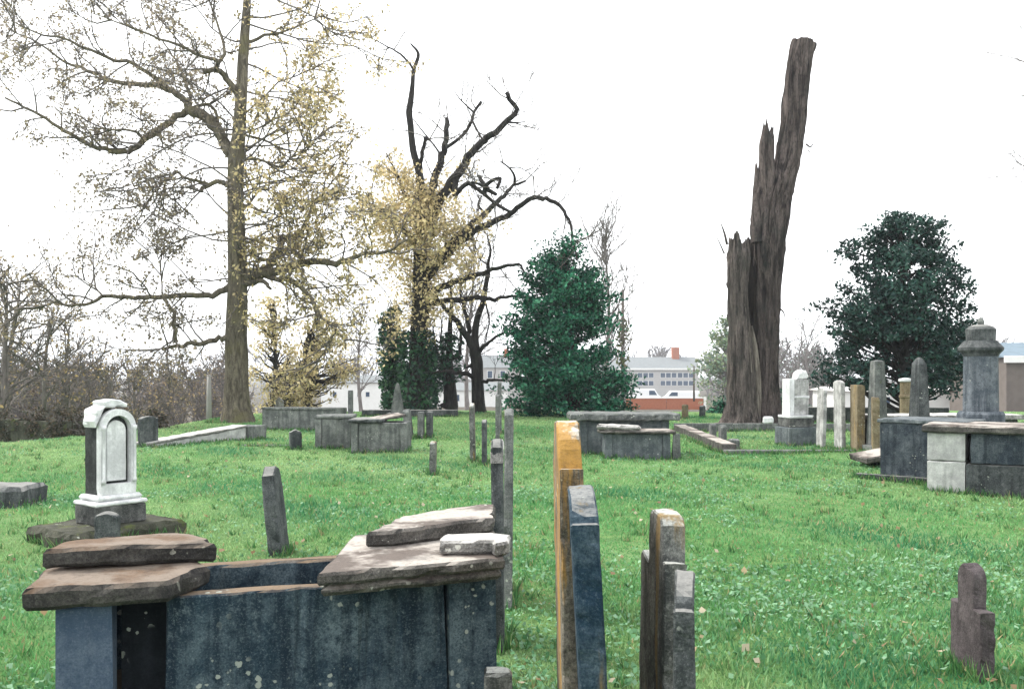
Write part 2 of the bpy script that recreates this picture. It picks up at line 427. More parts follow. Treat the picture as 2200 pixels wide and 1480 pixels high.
# ---- near headstones seen edge on
headstone(1072, 0, 5.62, tablet(.46, 1.19, 1.20, style='broken'), .068, 'greydark',
          'tall thin dark headstone with pale broken top behind the near tomb', lean=(0, -.5))
_h = C.objects['headstone']; V, F = prism([(-.232, 1.10), (.232, 1.12), (.225, 1.20), (.1, 1.215), (-.05, 1.17), (-.225, 1.16)], .074, 'y', .008, .008, .03)
part('broken_cap', (V, F), M['palelid'], _h)
headstone(1091, 0, 6.62, tablet(.50, 1.32, 1.36, style='arch'), .062, 'mid',
          'taller grey edge-on headstone just behind the pale topped dark one', lean=(0, .4))
headstone(0, 0, 3.78, tablet(.54, 1.265, 1.435, .47, 'round'), .090, 'orange',
          'tall orange lichen covered headstone with pale lit ledge, seen edge on', lean=(0, -1.0), X=.246, step=.02, jit=.009, bevel=.006)
headstone(0, 0, 3.26, tablet(.50, 1.14, 1.235, .44, 'round'), .088, 'darkblue',
          'dark blue grey headstone leaning in front of the orange lichened one', lean=(0, -3.2), X=.31, rz=87.5, step=.02, jit=.009, bevel=.006)
headstone(0, 0, 3.62, [(-.30, -.3), (.30, -.3), (.30, .86), (.27, .88), (.08, .87), (.05, 1.06), (.02, 1.095), (-.20, 1.10), (-.24, 1.07), (-.262, .945), (-.30, .945)], .085, 'grey',
          'grey brown headstone with tall narrow head right of the dark blue one', lean=(0, .6), X=.575, step=.02, jit=.009, bevel=.006)
headstone(0, 0, 2.99, tablet(.38, .905, .985, .32, 'round'), .062, 'greydark',
          'low dark headstone with rounded top nearest the camera', lean=(0, .5), X=.546, rz=80, step=.02, jit=.009, bevel=.006)
headstone(0, 0, 4.98, tablet(.34, .36, .58, .17, 'round'), .075, 'purple',
          'small brown purple headstone with stepped shoulders in the right foreground', lean=(0, 0), X=2.46, step=.02, jit=.009, bevel=.006)
headstone(0, 0, 8.2, [(-.16, -.3), (.15, -.3), (.165, .3), (.15, .66), (.09, .75), (.0, .775), (-.08, .72), (-.12, .70), (-.16, .45)], .11, 'greydark',
          'leaning dark headstone with chipped top alone in the grass left of centre', lean=(0, -6), X=-2.05, step=.03)
headstone(0, 0, 14.7, tablet(.34, .48, .53, style='arch'), .09, 'grey', 'short grey headstone alone in the middle lawn', X=-1.25, lean=(0, 1))
headstone(0, 0, 16.7, tablet(.42, .98, 1.05, style='arch'), .09, 'grey', 'tall thin greenish headstone left of the paired edge-on stones', X=-.70, lean=(0, -1))
headstone(0, 0, 16.2, tablet(.36, .72, .78, style='arch'), .085, 'greydark', 'shorter dark headstone beside the tall thin greenish one', X=-.48)
headstone(0, 0, 24.0, tablet(.4, 1.3, 1.36, style='arch'), .10, 'mid', 'pale thin far headstone rising left of the evergreen foot', X=-.32)
headstone(0, 0, 22.0, tablet(.3, 1.05, 1.1, style='arch'), .10, 'mid', 'small pale far headstone just left of the tall pale thin one', X=-.34)

# ---- white marble monument
def marble_monument():
    r = empty('marble_monument', (-3.90, 9.05, 0), rad(52), 'white marble monument with arched front panel on a mossy base', 'monument')
    part('foundation', box(-.62, .55, -.42, .42, -.3, .15, jit=.05, bevel=.05, step=.07), M['mossy'], r)
    part('plinth', box(-.25, .25, -.20, .20, .151, .33, jit=.008, bevel=.012), M['marblegrey'], r)
    part('plinth_cap', join(box(-.262, .262, -.212, .212, .332, .372, jit=.006, bevel=.012), box(-.225, .225, -.178, .178, .374, .43, jit=.004, bevel=.025)), M['marble'], r)
    hw = .182; h0, h1 = .432, 1.06
    def arch(w_, z0, zs, k=10):
        p = [(-w_, z0), (w_, z0), (w_, zs)]
        for i in range(1, k): a = math.pi * i / k; p.append((w_ * math.cos(a), zs + w_ * 1.05 * math.sin(a)))
        return p + [(-w_, zs)]
    # die: back slab, then a proud arched frame with the recessed tablet inside
    V, F = prism(arch(hw, h0, h1), .22, 'y', .008, .003, .05); part('die', (V + np.array([0, .04, 0]), F), M['soot'], r)
    outer = resample(arch(hw - .002, h0, h1, 14), .03); inner = resample(arch(hw - .052, h0 + .10, h1 - .01, 14), .03)
    k = 60
    def even(p, k):
        q = np.vstack([p, p[:1]]); s = np.r_[0, np.cumsum(np.linalg.norm(np.diff(q, axis=0), axis=1))]
        t = np.linspace(0, s[-1], k, endpoint=False); return np.stack([np.interp(t, s, q[:, 0]), np.interp(t, s, q[:, 1])], 1)
    def polar(p, k, c):
        ang = np.arctan2(p[:, 1] - c[1], p[:, 0] - c[0]); o_ = np.argsort(ang); ang = ang[o_]; pr = p[o_]
        t = np.linspace(-math.pi, math.pi, k, endpoint=False)
        return np.stack([np.interp(t, ang, pr[:, i], period=2 * math.pi) for i in (0, 1)], 1)
    c = (0, .85); A = polar(even(outer, 400), 80, c); B = polar(even(inner, 400), 80, c)
    V = []; F = []
    for (pp, y) in ((A, -.068), (A, -.15), (B, -.15), (B, -.068)):
        V += [(a, y, b) for a, b in pp]
    n = 80
    for l in range(3):
        for q in range(n): q2 = (q + 1) % n; F.append((l * n + q, (l + 1) * n + q, (l + 1) * n + q2, l * n + q2))
    part('arch_frame', (V, F), M['marble'], r)
    V, F = prism(arch(hw - .082, h0 + .125, h1 - .025), .035, 'y', .006, .002, .05); part('tablet', (V + np.array([.0, -.087, 0]), F), M['marble'], r)
    for s in (-1, 1):
        V, F = lathe([(.022, h0 + .11), (.022, h0 + .14), (.013, h0 + .16), (.013, h1 - .02), (.024, h1 + .0), (.024, h1 + .03)], 10)
        part('colonnette', (V + np.array([s * (hw - .026), -.158, 0]), F), M['marble'], r, True)
    V, F = prism([(-.10, 1.38), (.11, 1.38), (.12, 1.41), (.05, 1.45), (-.06, 1.46), (-.12, 1.43)], .24, 'y', .012, .006, .03)
    part('crest', (V + np.array([-.01, .0, -.115]), F), M['marble'], r)
    V, F = prism([(-.205, 1.19), (-.12, 1.37), (-.09, 1.41), (-.2, 1.36), (-.235, 1.25)], .24, 'y', .012, .006, .03)
    part('scroll', (V + np.array([-.004, .0, -.115]), F), M['marble'], r)
marble_monument()
headstone(0, 0, 8.05, tablet(.20, .34, .40, style='arch', deep=.3), .09, 'greydark', 'small rounded grey footstone in front of the white marble monument', X=-3.50, rz=5, name='footstone')
V, F = prism(rect(-1.1, .0, -.3, .3), .38, 'z', jit=.03, bevel=.05, step=.08)
o = link('stone_block', mesh_of('stone_block', V, F), M['greydark']); o.location = (-5.85, 11.4, -.15); tag(o, 'dark low stone block at the left edge of the lawn', 'stone block')

# ---- pieces of the middle ground
headstone(0, 0, 19.7, tablet(.44, .58, .66, style='arch'), .13, 'greydark', 'dark headstone at the low end of the sloping white wall', X=-7.70, rz=62)
headstone(0, 0, 20.6, tablet(.40, .5, .55, style='arch'), .11, 'mid', 'grey headstone peeping from behind the dark one by the white wall', X=-8.12, rz=75)
def white_wall():
    A = np.array([-7.62, 19.5]); B = np.array([-6.28, 22.0]); d = B - A; L = float(np.linalg.norm(d)); a = math.atan2(d[1], d[0])
    r = empty('retaining_wall', (A[0], A[1], 0), a, 'low white sloping wall below the big oak', 'wall')
    V, F = prism([(0, -.3), (L, -.3), (L, .30), (0, .07)], .42, 'y', .012, .01, .15); part('wall', (V + np.array([0, .22, 0]), F), M['whitewall'], r)
    V, F = prism([(-.02, .075), (L + .02, .305), (L + .02, .355), (-.02, .125)], .47, 'y', .012, .008, .15); part('coping', (V + np.array([0, .22, 0]), F), M['palelid'], r)
    V, F = box(L + .03, L + .62, -.05, .5, -.3, .33, jit=.02, bevel=.02); part('end_block', (V, F), M['mid'], r)
white_wall()

def tomb(px0, px1, pyb, H, D, mat, lidmat, label, ang=0, overhang=.07, lid_t=.09, open_lid=None, name='chest_tomb', pil=.13, rot=0, jit=.012):
    Y = 3200 / (pyb - 800); x0 = (px0 - 1100) / 2000 * Y; x1 = (px1 - 1100) / 2000 * Y; L = x1 - x0
    r = empty(name, (x0, Y, 0), rad(rot), label, 'tomb')
    for a, b in ((0, pil), (L - pil, L)): part('pilaster', box(a, b, -.012, .14, -.25, H - lid_t - .003, jit=jit * .6), M[mat], r)
    part('front_panel', box(pil + .004, L - pil - .004, .02, .12, -.25, H - lid_t - .006, jit=jit * .6), M[mat], r)
    part('back_panel', box(0, L, D - .1, D, -.25, H - lid_t - .005, jit=jit), M[mat], r)
    for a, b in ((.006, .1), (L - .1, L - .006)): part('end_panel', box(a, b, .145, D - .105, -.25, H - lid_t - .005, jit=jit * .6), M[mat], r)
    if open_lid is None: open_lid = [(-overhang, L + overhang)]
    for a, b in open_lid:
        V, F = prism([(a, -overhang), (b, -overhang - .01), (b + .02, D * .5), (b - .01, D + overhang), (a + .01, D + overhang), (a - .02, D * .5)], lid_t, 'z', .02, jit * 1.6, .08)
        V[:, 2] += H - lid_t; part('lid', (V, F), M[lidmat], r)
    return r
tomb(677, 752, 964, .70, .8, 'mid', 'mid', 'grey chest tomb with missing side, left of the dark lidded one', lid_t=.07, overhang=.02)
tomb(755, 874, 971, .66, .85, 'mid', 'greydark', 'grey stained chest tomb with dark cracked lid on its left half', open_lid=[(-.06, .62)], lid_t=.07)
V, F = prism([(-.35, -.3), (.4, -.24), (.34, .3), (-.3, .26)], .05, 'z', .012, .012, .05)
o = link('broken_slab', mesh_of('broken_slab', V, F), M['lid']); o.location = (-2.62, 19.25, .645); o.rotation_euler = (rad(3), rad(-8), .3); tag(o, 'tilted tan slab fragment on the dark lidded grey tomb', 'stone slab')
tomb(1247, 1438, 977, .80, .9, 'midcool', 'mid', 'large chest tomb with thick rough lid right of centre', lid_t=.13, overhang=.19, jit=.02, rot=1)
tomb(1300, 1440, 987, .53, .55, 'midcool', 'lid', 'lower grey chest tomb in front of the thick lidded one', lid_t=.055, overhang=.09)
V, F = prism([(-.42, -.2), (.36, -.22), (.42, .05), (.2, .22), (-.4, .2)], .10, 'z', .04, .02, .05)
o = link('broken_slab', mesh_of('broken_slab', V, F), M['palelid']); o.location = (1.98, 17.25, .532); o.rotation_euler = (0, rad(2), 0); tag(o, 'rounded white slab lying on the lower grey chest tomb', 'stone slab')
V, F = prism(rect(-.07, .07, -.05, .05), .78, 'z', .015, .01, .06)
o = link('stone_post', mesh_of('stone_post', V, F), M['mid']); o.location = (3.02, 17.1, -.3); tag(o, 'short grey stone post at the right end of the lower tomb', 'post')

def wall_run(A, B, h, t, mat, label, name='stone_wall', cap=None, seg=1.4, cat='wall', jit=.015):
    A = np.array(A); B = np.array(B); d = B - A; L = float(np.linalg.norm(d)); a = math.atan2(d[1], d[0])
    r = empty(name, (A[0], A[1], min(gz(*A), gz(*B))), a, label, cat)
    k = max(1, int(L / seg)); e = np.linspace(0, L, k + 1) 
    for i in range(k):
        hh = h * (1 + random.uniform(-.04, .04))
        part('wall_block', box(e[i] + .006, e[i + 1] - .006, -t / 2, t / 2, -.4, hh, jit=jit, step=.15, bevel=.015), M[mat], r)
        if cap: part('coping_stone', box(e[i] + .004, e[i + 1] - .004, -t / 2 - .03, t / 2 + .03, hh + .003, hh + .06, jit=.008, step=.15), M[cap], r)
    return r
wall_run((-6.95, 26.2), (-4.75, 25.4), .58, .3, 'mid', 'grey stone plot wall behind the left chest tombs', cap='mid')
wall_run((-5.85, 19.9), (-4.55, 19.8), .06, .2, 'mid', 'low grey kerb in the grass left of the small dark headstone', name='kerb', cat='kerb')
wall_run((-5.4, 33.6), (-1.95, 33.6), .26, .4, 'greydark', 'long dark low wall at the far edge of the grass', seg=1.1)
wall_run((-9.0, 35), (-6.2, 34.6), .3, .4, 'mid', 'far pale low wall right of the big oak foot', seg=1.1)
headstone(0, 0, 19.3, tablet(.24, .36, .42, style='point'), .2, 'greydark', 'small dark pointed headstone before the left chest tomb', X=-4.49, rz=20)
headstone(0, 0, 22.0, tablet(.5, .62, .70, style='arch'), .15, 'mid', 'leaning pale headstone at the right end of the left tombs', X=-2.42, lean=(0, -6))
headstone(0, 0, 22.2, tablet(.45, .60, .62, style='flat', hw=.4), .13, 'mid', 'upright grey headstone right of the leaning pale one', X=-2.17)
headstone(0, 0, 22.4, tablet(.45, .60, .62, style='flat', hw=.4), .13, 'greydark', 'dark grey headstone, last of the row right of the left tombs', X=-1.98)
headstone(0, 0, 32, tablet(.3, .6, .75, style='point'), .25, 'palelid', 'small white pointed stone near the yellow bushes', X=-8.0, rz=10)
headstone(0, 0, 27, tablet(.35, 1.05, 1.1, style='flat', hw=.3), .1, 'mid', 'thin grey stone post rising behind the left chest tombs', X=-4.68)

def obelisk(px, Y, wb, wt, H, tip, mat, label, base=True, rz=0, X=None):
    x = (px - 1100) / 2000 * Y if X is None else X
    r = empty('obelisk', (x, Y, gz(x, Y)), rad(rz), label, 'obelisk')
    z0 = 0
    if base:
        part('base', box(-wb * .8, wb * .8, -wb * .8, wb * .8, -.3, .16, jit=.012, step=.1), M[mat], r); z0 = .162
    n = 4; V = []; F = []
    prof = [(wb / 2, z0 - (.3 if not base else 0)), (wt / 2, H - tip), (wt * .30, H - tip * .3), (wt * .1, H)]
    V, F = lathe([(q[0] * 1.414, q[1]) for q in prof], 4)
    part('shaft', (V, F), M[mat], r)
    return r
obelisk(854, 33, .44, .16, 1.22, .14, 'mid', 'grey obelisk at the far side of the lawn, below the ivy trunk')
obelisk(1885, 18.0, .30, .19, 1.80, .03, 'mid', 'slender pale grey tapered stone among the right headstones', rz=8)
obelisk(1975, 15.2, .28, .16, 1.84, .12, 'greydark', 'dark obelisk with rounded tip behind the right box tomb', rz=20)

# ---- kerbed plot
def plot():
    r = empty('kerbed_plot', (4.2, 18.3, 0), 0, 'rectangular stone kerbed grave plot in front of the dead trunk', 'kerb')
    part('kerb_stone', box(.0, 3.4, .0, .22, -.3, .07, jit=.012, step=.15), M['mid'], r)
    part('kerb_stone', box(3.41, 6.1, .02, .24, -.3, .06, jit=.012, step=.15), M['mid'], r)
    V, F = prism([(-.02, .23), (.26, .23), (.52, 7.0), (.2, 7.0)], .46, 'z', .012, .012, .2); V[:, 2] -= .28; part('kerb_stone', (V, F), M['lid'], r)
    part('kerb_stone', box(.24, 3.0, 7.02, 7.25, -.3, .21, jit=.014, step=.15), M['mid'], r)
    part('kerb_stone', box(3.01, 6.4, 7.03, 7.27, -.3, .2, jit=.014, step=.15), M['mid'], r)
plot()
headstone(0, 0, 21.6, tablet(.26, .36, .42, style='arch'), .12, 'mid', 'left one of two small stones inside the kerbed plot', X=4.66)
headstone(0, 0, 20.6, tablet(.28, .38, .44, style='arch'), .13, 'mid', 'right one of two small stones inside the kerbed plot', X=4.66)
headstone(0, 0, 19.4, tablet(.24, .2, .24, style='arch'), .2, 'mid', 'tiny low stone near the front kerb of the plot', X=4.62)
V, F = prism([(-.14, -.1), (.13, -.1), (.15, .08), (-.12, .1)], .2, 'z', .04, .02, .05)
o = link('stone_block', mesh_of('stone_block', V, F), M['marble']); o.location = (6.98, 25.4, .2); tag(o, 'small bright white stone at the foot of the dead trunk', 'stone block')
headstone(0, 0, 32, tablet(.28, .45, .5, style='arch'), .15, 'tan', 'small pale far headstone left of the dead trunk', X=5.95, rz=60)
headstone(0, 0, 33, tablet(.28, .35, .42, style='arch'), .15, 'greydark', 'small dark far headstone left of the dead trunk', X=6.75, rz=60)

# ---- stones at the right
def right_monument():
    r = empty('marble_monument', (6.28, 20.6, 0), rad(14), 'white marble monument with broken sculpted top right of the dead trunk', 'monument')
    part('base', box(-.34, .34, -.3, .3, -.3, .40, jit=.012), M['midcool'], r)
    part('base_cap', box(-.29, .29, -.26, .26, .402, .60, jit=.008), M['marblegrey'], r)
    part('plinth', box(-.29, .28, -.26, .26, .602, .66, jit=.006), M['marble'], r)
    part('pier', box(-.24, -.13, -.16, .16, .663, 1.46, jit=.008), M['marble'], r)
    part('panel', box(-.126, .235, -.13, .12, .663, 1.44, jit=.008), M['marbleworn'], r)
    part('cross_band', box(-.118, .245, -.15, .13, 1.03, 1.08, jit=.006), M['marble'], r)
    V, F = prism([(-.06, 1.443), (.23, 1.443), (.26, 1.52), (.2, 1.64), (.08, 1.67), (.0, 1.60)], .24, 'y', .04, .03, .05); part('sculpted_top', (V, F), M['marble'], r)
right_monument()
headstone(0, 0, 19.6, tablet(.42, 1.22, 1.28, style='arch'), .075, 'marbleworn', 'white marble headstone next to the broken topped monument', X=6.50, lean=(0, 1.5))
headstone(0, 0, 18.9, tablet(.46, 1.36, 1.42, style='arch'), .085, 'marbleworn', 'tall white headstone with grey stained crown in the right row', X=6.66, lean=(0, -1))
headstone(0, 0, 18.4, tablet(.55, 1.30, 1.32, .5, 'flat'), .15, 'tan', 'flat topped tan headstone in the right row', X=6.83, rz=84)
headstone(0, 0, 17.9, tablet(.66, 1.05, 1.08, .5, 'flat'), .13, 'tan', 'lower mottled brown headstone leaning beside the flat topped tan one', X=6.98, rz=72)
V, F = prism([(-.42, -.3), (.4, -.34), (.44, .3), (-.36, .32)], .1, 'z', .02, .015, .06)
o = link('ledger_slab', mesh_of('ledger_slab', V, F), M['lid']); o.location = (6.15, 15.6, .17); o.rotation_euler = (rad(2), rad(-9), .2); tag(o, 'tan slab propped low in front of the right headstone row', 'stone slab')
V, F = prism(rect(-.25, .3, -.2, .2), .3, 'z', .02, .015, .08)
o = link('stone_block', mesh_of('stone_block', V, F), M['greydark']); o.location = (6.28, 15.75, -.16); tag(o, 'dark stone block under the propped tan slab', 'stone block')

def right_tombs():
    # box with its corner towards the camera
    r = empty('box_tomb', (5.44, 13.75, 0), rad(-42), 'blue black box tomb with flat pale rim right of the headstone row', 'tomb')
    part('side_panel', box(0, 1.18, 0, .1, -.25, .86, jit=.008), M['bluebox'], r)
    part('end_panel', box(0, .1, .104, .95, -.25, .86, jit=.008), M['bluebox'], r)
    part('end_panel', box(1.08, 1.18, .104, .95, -.25, .86, jit=.008), M['bluebox'], r)
    part('back_panel', box(.104, 1.076, .85, .95, -.25, .86, jit=.008), M['bluebox'], r)
    part('lid', box(-.03, 1.21, -.03, .98, .864, .92, jit=.012), M['midcool'], r)
    part('plinth', box(-.35, 1.2, -.09, -.006, -.25, .10, jit=.012), M['greydark'], r)
    r = empty('box_tomb', (5.55, 12.45, 0), rad(-31), 'big box tomb of white and dark blocks under a brown slab', 'tomb')
    part('corner_block', box(0, .46, 0, .5, -.25, .42, jit=.01), M['whitewall'], r)
    part('corner_block', box(.004, .46, .004, .5, .432, .80, jit=.01), M['whitewall'], r)
    e = [.468, 1.15, 2.1]
    for i in range(2):
        part('side_block', box(e[i], e[i + 1] - .008, .012, .5, -.25, .40, jit=.012), M['greydark'], r)
        part('side_block', box(e[i] + .05, e[i + 1] - .008 + .05, .016, .5, .41, .80, jit=.012), M['bluebox'], r)
    part('rear_block', box(0, 2.1, .51, 1.1, -.25, .79, jit=.012), M['greydark'], r)
    V, F = prism(rect(-.06, 2.2, -.07, 1.2), .1, 'z', .02, .016, .09); V[:, 2] += .804; part('lid', (V, F), M['lid'], r)
right_tombs()
def pedestal():
    r = empty('pedestal_monument', (7.0, 13.9, 0), rad(12), 'tall blue grey pedestal monument with stepped cap at the right', 'monument')
    part('base', box(-.36, .36, -.36, .36, -.25, .86, jit=.012), M['greydark'], r)
    s2 = 1.414
    part('foot', lathe([(.30 * s2 * .8, .862), (.30 * s2 * .8, .98), (.27 * s2 * .82, 1.02)], 8), M['pedestal'], r)
    part('shaft', lathe([(.255, 1.0), (.245, 1.84)], 8), M['pedestal'], r)
    part('cornice', lathe([(.25, 1.842), (.27, 1.88), (.32, 1.93), (.325, 1.97), (.26, 2.04), (.235, 2.07)], 8), M['greydark'], r)
    part('cap', lathe([(.20, 2.072), (.21, 2.24), (.17, 2.28), (.10, 2.31)], 12), M['greydark'], r, False)
    part('finial', lathe([(.045, 2.312), (.055, 2.35), (.03, 2.41), (.012, 2.42)], 8), M['mid'], r)
pedestal()
def column():
    r = empty('column_stump', (9.3, 22, 0), 0, 'short tan column with white cap behind the dark obelisk', 'column')
    part('shaft', lathe([(.13, -.2), (.13, 1.0), (.15, 1.01), (.15, 1.06), (.125, 1.07), (.125, 1.38)], 14), M['tan'], r, False)
    part('cap', lathe([(.15, 1.382), (.16, 1.40), (.15, 1.45), (.05, 1.47)], 14), M['marble'], r)
column()
for (x, y, lx, lb) in ((7.75, 18.6, .75, 'white topped ledger tomb left of the dark obelisk'), (9.2, 18.9, .95, 'white topped ledger tomb between obelisk and pedestal')):
    r = empty('ledger_tomb', (x, y, 0), rad(4), lb, 'tomb')
    part('body', box(-lx * .9, lx * .9, -.4, .4, -.25, .66, jit=.012), M['greydark'], r)
    part('lid', box(-lx, lx, -.48, .48, .664, .76, jit=.012), M['palelid'], r)

# ------------------------------------------------------------------ branches
def catmull(P, R, sub):
    P = np.asarray(P, float); R = np.asarray(R, float)
    Q = np.vstack([2 * P[0] - P[1], P, 2 * P[-1] - P[-2]]); out = []; ro = []
    for i in range(len(P) - 1):
        p0, p1, p2, p3 = Q[i], Q[i + 1], Q[i + 2], Q[i + 3]
        for j in range(sub):
            t = j / sub
            out.append(.5 * ((2 * p1) + (-p0 + p2) * t + (2 * p0 - 5 * p1 + 4 * p2 - p3) * t * t + (-p0 + 3 * p1 - 3 * p2 + p3) * t ** 3))
            ro.append(R[i] * (1 - t) + R[i + 1] * t)
    out.append(P[-1]); ro.append(R[-1])
    return np.array(out), np.array(ro)
def tubes(P, R, S):
    """P (n, k, 3), R (n, k): open tubes closed by narrowing; returns V, F arrays"""
    n, k, _ = P.shape
    T = np.empty_like(P); T[:, 1:-1] = P[:, 2:] - P[:, :-2]; T[:, 0] = P[:, 1] - P[:, 0]; T[:, -1] = P[:, -1] - P[:, -2]
    T /= np.linalg.norm(T, axis=2, keepdims=True) + 1e-9
    mean = T.mean(1); ref = np.where(np.abs(mean[:, 2:3]) < .8, np.array([[0, 0, 1.]]), np.array([[1., 0, 0]]))
    A = np.cross(T, ref[:, None, :]); A /= np.linalg.norm(A, axis=2, keepdims=True) + 1e-9
    B = np.cross(T, A)
    an = np.arange(S) * 2 * math.pi / S
    V = P[:, :, None, :] + R[:, :, None, None] * (A[:, :, None, :] * np.cos(an)[None, None, :, None] + B[:, :, None, :] * np.sin(an)[None, None, :, None])
    idx = np.arange(n * k * S).reshape(n, k, S); nx = np.roll(idx, -1, 2)
    F = np.stack([idx[:, :-1], nx[:, :-1], nx[:, 1:], idx[:, 1:]], -1).reshape(-1, 4)
    return V.reshape(-1, 3), F
def merge(parts_):
    V = []; F = []; k = 0
    for v, f in parts_: V.append(v); F.append(f + k); k += len(v)
    return np.concatenate(V), np.concatenate(F)
def unit(v): return v / (np.linalg.norm(v, axis=-1, keepdims=True) + 1e-9)
def walk(start, d, L, K=5, wob=.25, up=.0):
    n = len(start); P = np.empty((n, K, 3)); P[:, 0] = start; d = unit(d)
    for i in range(1, K):
        d = unit(d + rng.normal(0, wob, (n, 3)) + np.array([0, 0, up])); P[:, i] = P[:, i - 1] + d * (L / (K - 1))[:, None]
    return P
def spawn(P, n, f0, f1, l0, l1, ang=(.5, 1.1), K=5, wob=.25, up=.05):
    """n side shoots from each polyline"""
    N_, k, _ = P.shape
    t = rng.uniform(f0, f1, (N_, n)) * (k - 1); i = np.minimum(t.astype(int), k - 2); fr = (t - i)[..., None]
    a = P[np.arange(N_)[:, None], i]; b = P[np.arange(N_)[:, None], i + 1]
    s = (a + (b - a) * fr).reshape(-1, 3); tg = unit((b - a).reshape(-1, 3))
    r = rng.normal(size=s.shape); pr = unit(r - (r * tg).sum(1, keepdims=True) * tg)
    th = rng.uniform(*ang, len(s))[:, None]
    d = tg * np.cos(th) + pr * np.sin(th)
    return walk(s, d, rng.uniform(l0, l1, len(s)), K, wob, up)
def leaves(C_, size, cols, jitter=.25, flat=0.0, normal=None, aspect=.6):
    """diamond leaves folded on the midrib"""
    n = len(C_)
    a = unit(rng.normal(size=(n, 3)) + np.array([0, 0, -.2])); r = rng.normal(size=(n, 3))
    if normal is not None: r = r * .7 + normal * 1.0
    b = unit(np.cross(a, r)); c = np.cross(a, b)
    s = size * rng.uniform(.6, 1.4, (n, 1))
    V = np.stack([C_ - a * s * .5, C_ + b * s * aspect * .5 + c * s * .1, C_ + a * s * .5, C_ - b * s * aspect * .5 + c * s * .1], 1)
    F = np.arange(n * 4).reshape(n, 4)
    cols = np.asarray(cols, float); ci = rng.integers(0, len(cols), n)
    col = cols[ci] * rng.uniform(1 - jitter, 1 + jitter, (n, 1))
    return V.reshape(-1, 3), F, np.repeat(col, 4, 0)

def limb_world(pts, Y, dY):
    k = len(pts); out = []; R = []
    for i, p in enumerate(pts):
        yy = Y + dY * (i / max(1, k - 1)) ** 1.2
        out.append(W(p[0], p[1], yy)); R.append(p[2] / 2000 * yy)
    return np.array(out), np.array(R)
def single_tube(P, R, S, amp=0.0, seed=0):
    V, F = tubes(P[None], R[None], S)
    if amp:
        for i in range(len(V)):
            q = Vector(V[i]); ring = i // S; c = P[ring]
            d = V[i] - c; k = mnoise.noise(Vector((q.x * 4, q.y * 4, q.z * 1.1 + seed))) + .5 * mnoise.noise(Vector((q.x * 11, q.y * 11, q.z * 2.5)))
            V[i] = c + d * (1 + amp * k)
    top = [tuple(range(len(V) - S, len(V)))]
    return V, [tuple(f) for f in F] + top
def traced_tree(name, label, Y, trunk, limbs, bark_, cat='tree', sub=4, jitter=.03, flare=True, S=14, trunk_amp=.09, limb_S=8):
    """trunk: (px, py, r_px) list; limbs: list of (points, dY)"""
    base = W(trunk[0][0], trunk[0][1], Y); root = empty(name, (base[0], Y, gz(base[0], Y)), 0, label, cat)
    off = np.array(root.location)
    P, R = limb_world(trunk, Y, 0); P, R = catmull(P, R, sub)
    V, F = single_tube(P, R, S, trunk_amp, Y); part('trunk', (V - off, F), M[bark_], root, True)
    polys = []
    for pts, dY in limbs:
        P, R = limb_world(pts, Y, dY); P, R = catmull(P, R, 3)
        P[1:-1] += rng.normal(0, 1, P[1:-1].shape) * np.minimum(jitter, R[1:-1] * .35)[:, None]
        V, F = single_tube(P, R, limb_S, .06, 3); part('limb', (V - off, F), M[bark_], root, True)
        polys.append((P, R))
    return root, polys
def even_poly(P, k):
    s = np.r_[0, np.cumsum(np.linalg.norm(np.diff(P, axis=0), axis=1))]; t = np.linspace(0, s[-1], k)
    return np.stack([np.interp(t, s, P[:, i]) for i in range(3)], 1), s[-1]
def twigs_from(polys, per_m, l0, l1, f0=.15, up=.08, n2=4, n3=3, r1=.022, ang=(.5, 1.2), K=5):
    L1 = []
    for P, R in polys:
        Q, L = even_poly(P, 12); n = max(1, int(L * per_m)); L1.append(spawn(Q[None], n, f0, 1, l0, l1, ang, K, .22, up))
    L1 = np.concatenate(L1)
    L2 = spawn(L1, n2, .25, 1, l0 * .3, l1 * .45, (.4, 1.0), 4, .25, up)
    L3 = spawn(L2, n3, .2, 1, l0 * .18, l1 * .22, (.4, 1.0), 3, .25, up)
    def rr(P, r): k = P.shape[1]; return np.broadcast_to(np.linspace(r, r * .35, k), P.shape[:2]).copy()
    geo = merge([tubes(L1, rr(L1, r1), 4), tubes(L2, rr(L2, r1 * .55), 3), tubes(L3, rr(L3, r1 * .4), 3)])
    return geo, L1, L2, L3
def add_twigs(root, geo, mat, name='twigs'):
    V, F = geo; off = np.array(root.location)
    o = link(name, np_mesh(name, V - off, F), M[mat], root); o['kind'] = 'stuff'; return o
def add_leaves(root, C_, size, cols, mat='leaf', name='crown', normal=None, aspect=.6, jitter=.25):
    V, F, col = leaves(C_, size, cols, jitter, normal=normal, aspect=aspect)
    o = link(name, np_mesh(name, V - np.array(root.location), F, col), M[mat], root); o['kind'] = 'stuff'; return o
def pts_on(P, per, f0=.2, spread=.06):
    N_, k, _ = P.shape; t = rng.uniform(f0, 1, (N_, per)) * (k - 1); i = np.minimum(t.astype(int), k - 2); fr = (t - i)[..., None]
    a = P[np.arange(N_)[:, None], i]; b = P[np.arange(N_)[:, None], i + 1]
    q = (a + (b - a) * fr).reshape(-1, 3); return q + rng.normal(0, spread, q.shape)
def pix(P): return 1100 + 2000 * P[:, 0] / P[:, 1], 800 - 2000 * (P[:, 2] - EYE) / P[:, 1]

GOLD = [(.62, .50, .26), (.56, .46, .25), (.48, .41, .22), (.68, .56, .34), (.44, .38, .20)]
OLIVE = [(.21, .18, .09), (.26, .21, .115), (.17, .145, .085), (.25, .19, .12)]
BROWN = [(.19, .145, .095), (.24, .18, .11), (.15, .12, .09), (.30, .23, .13)]

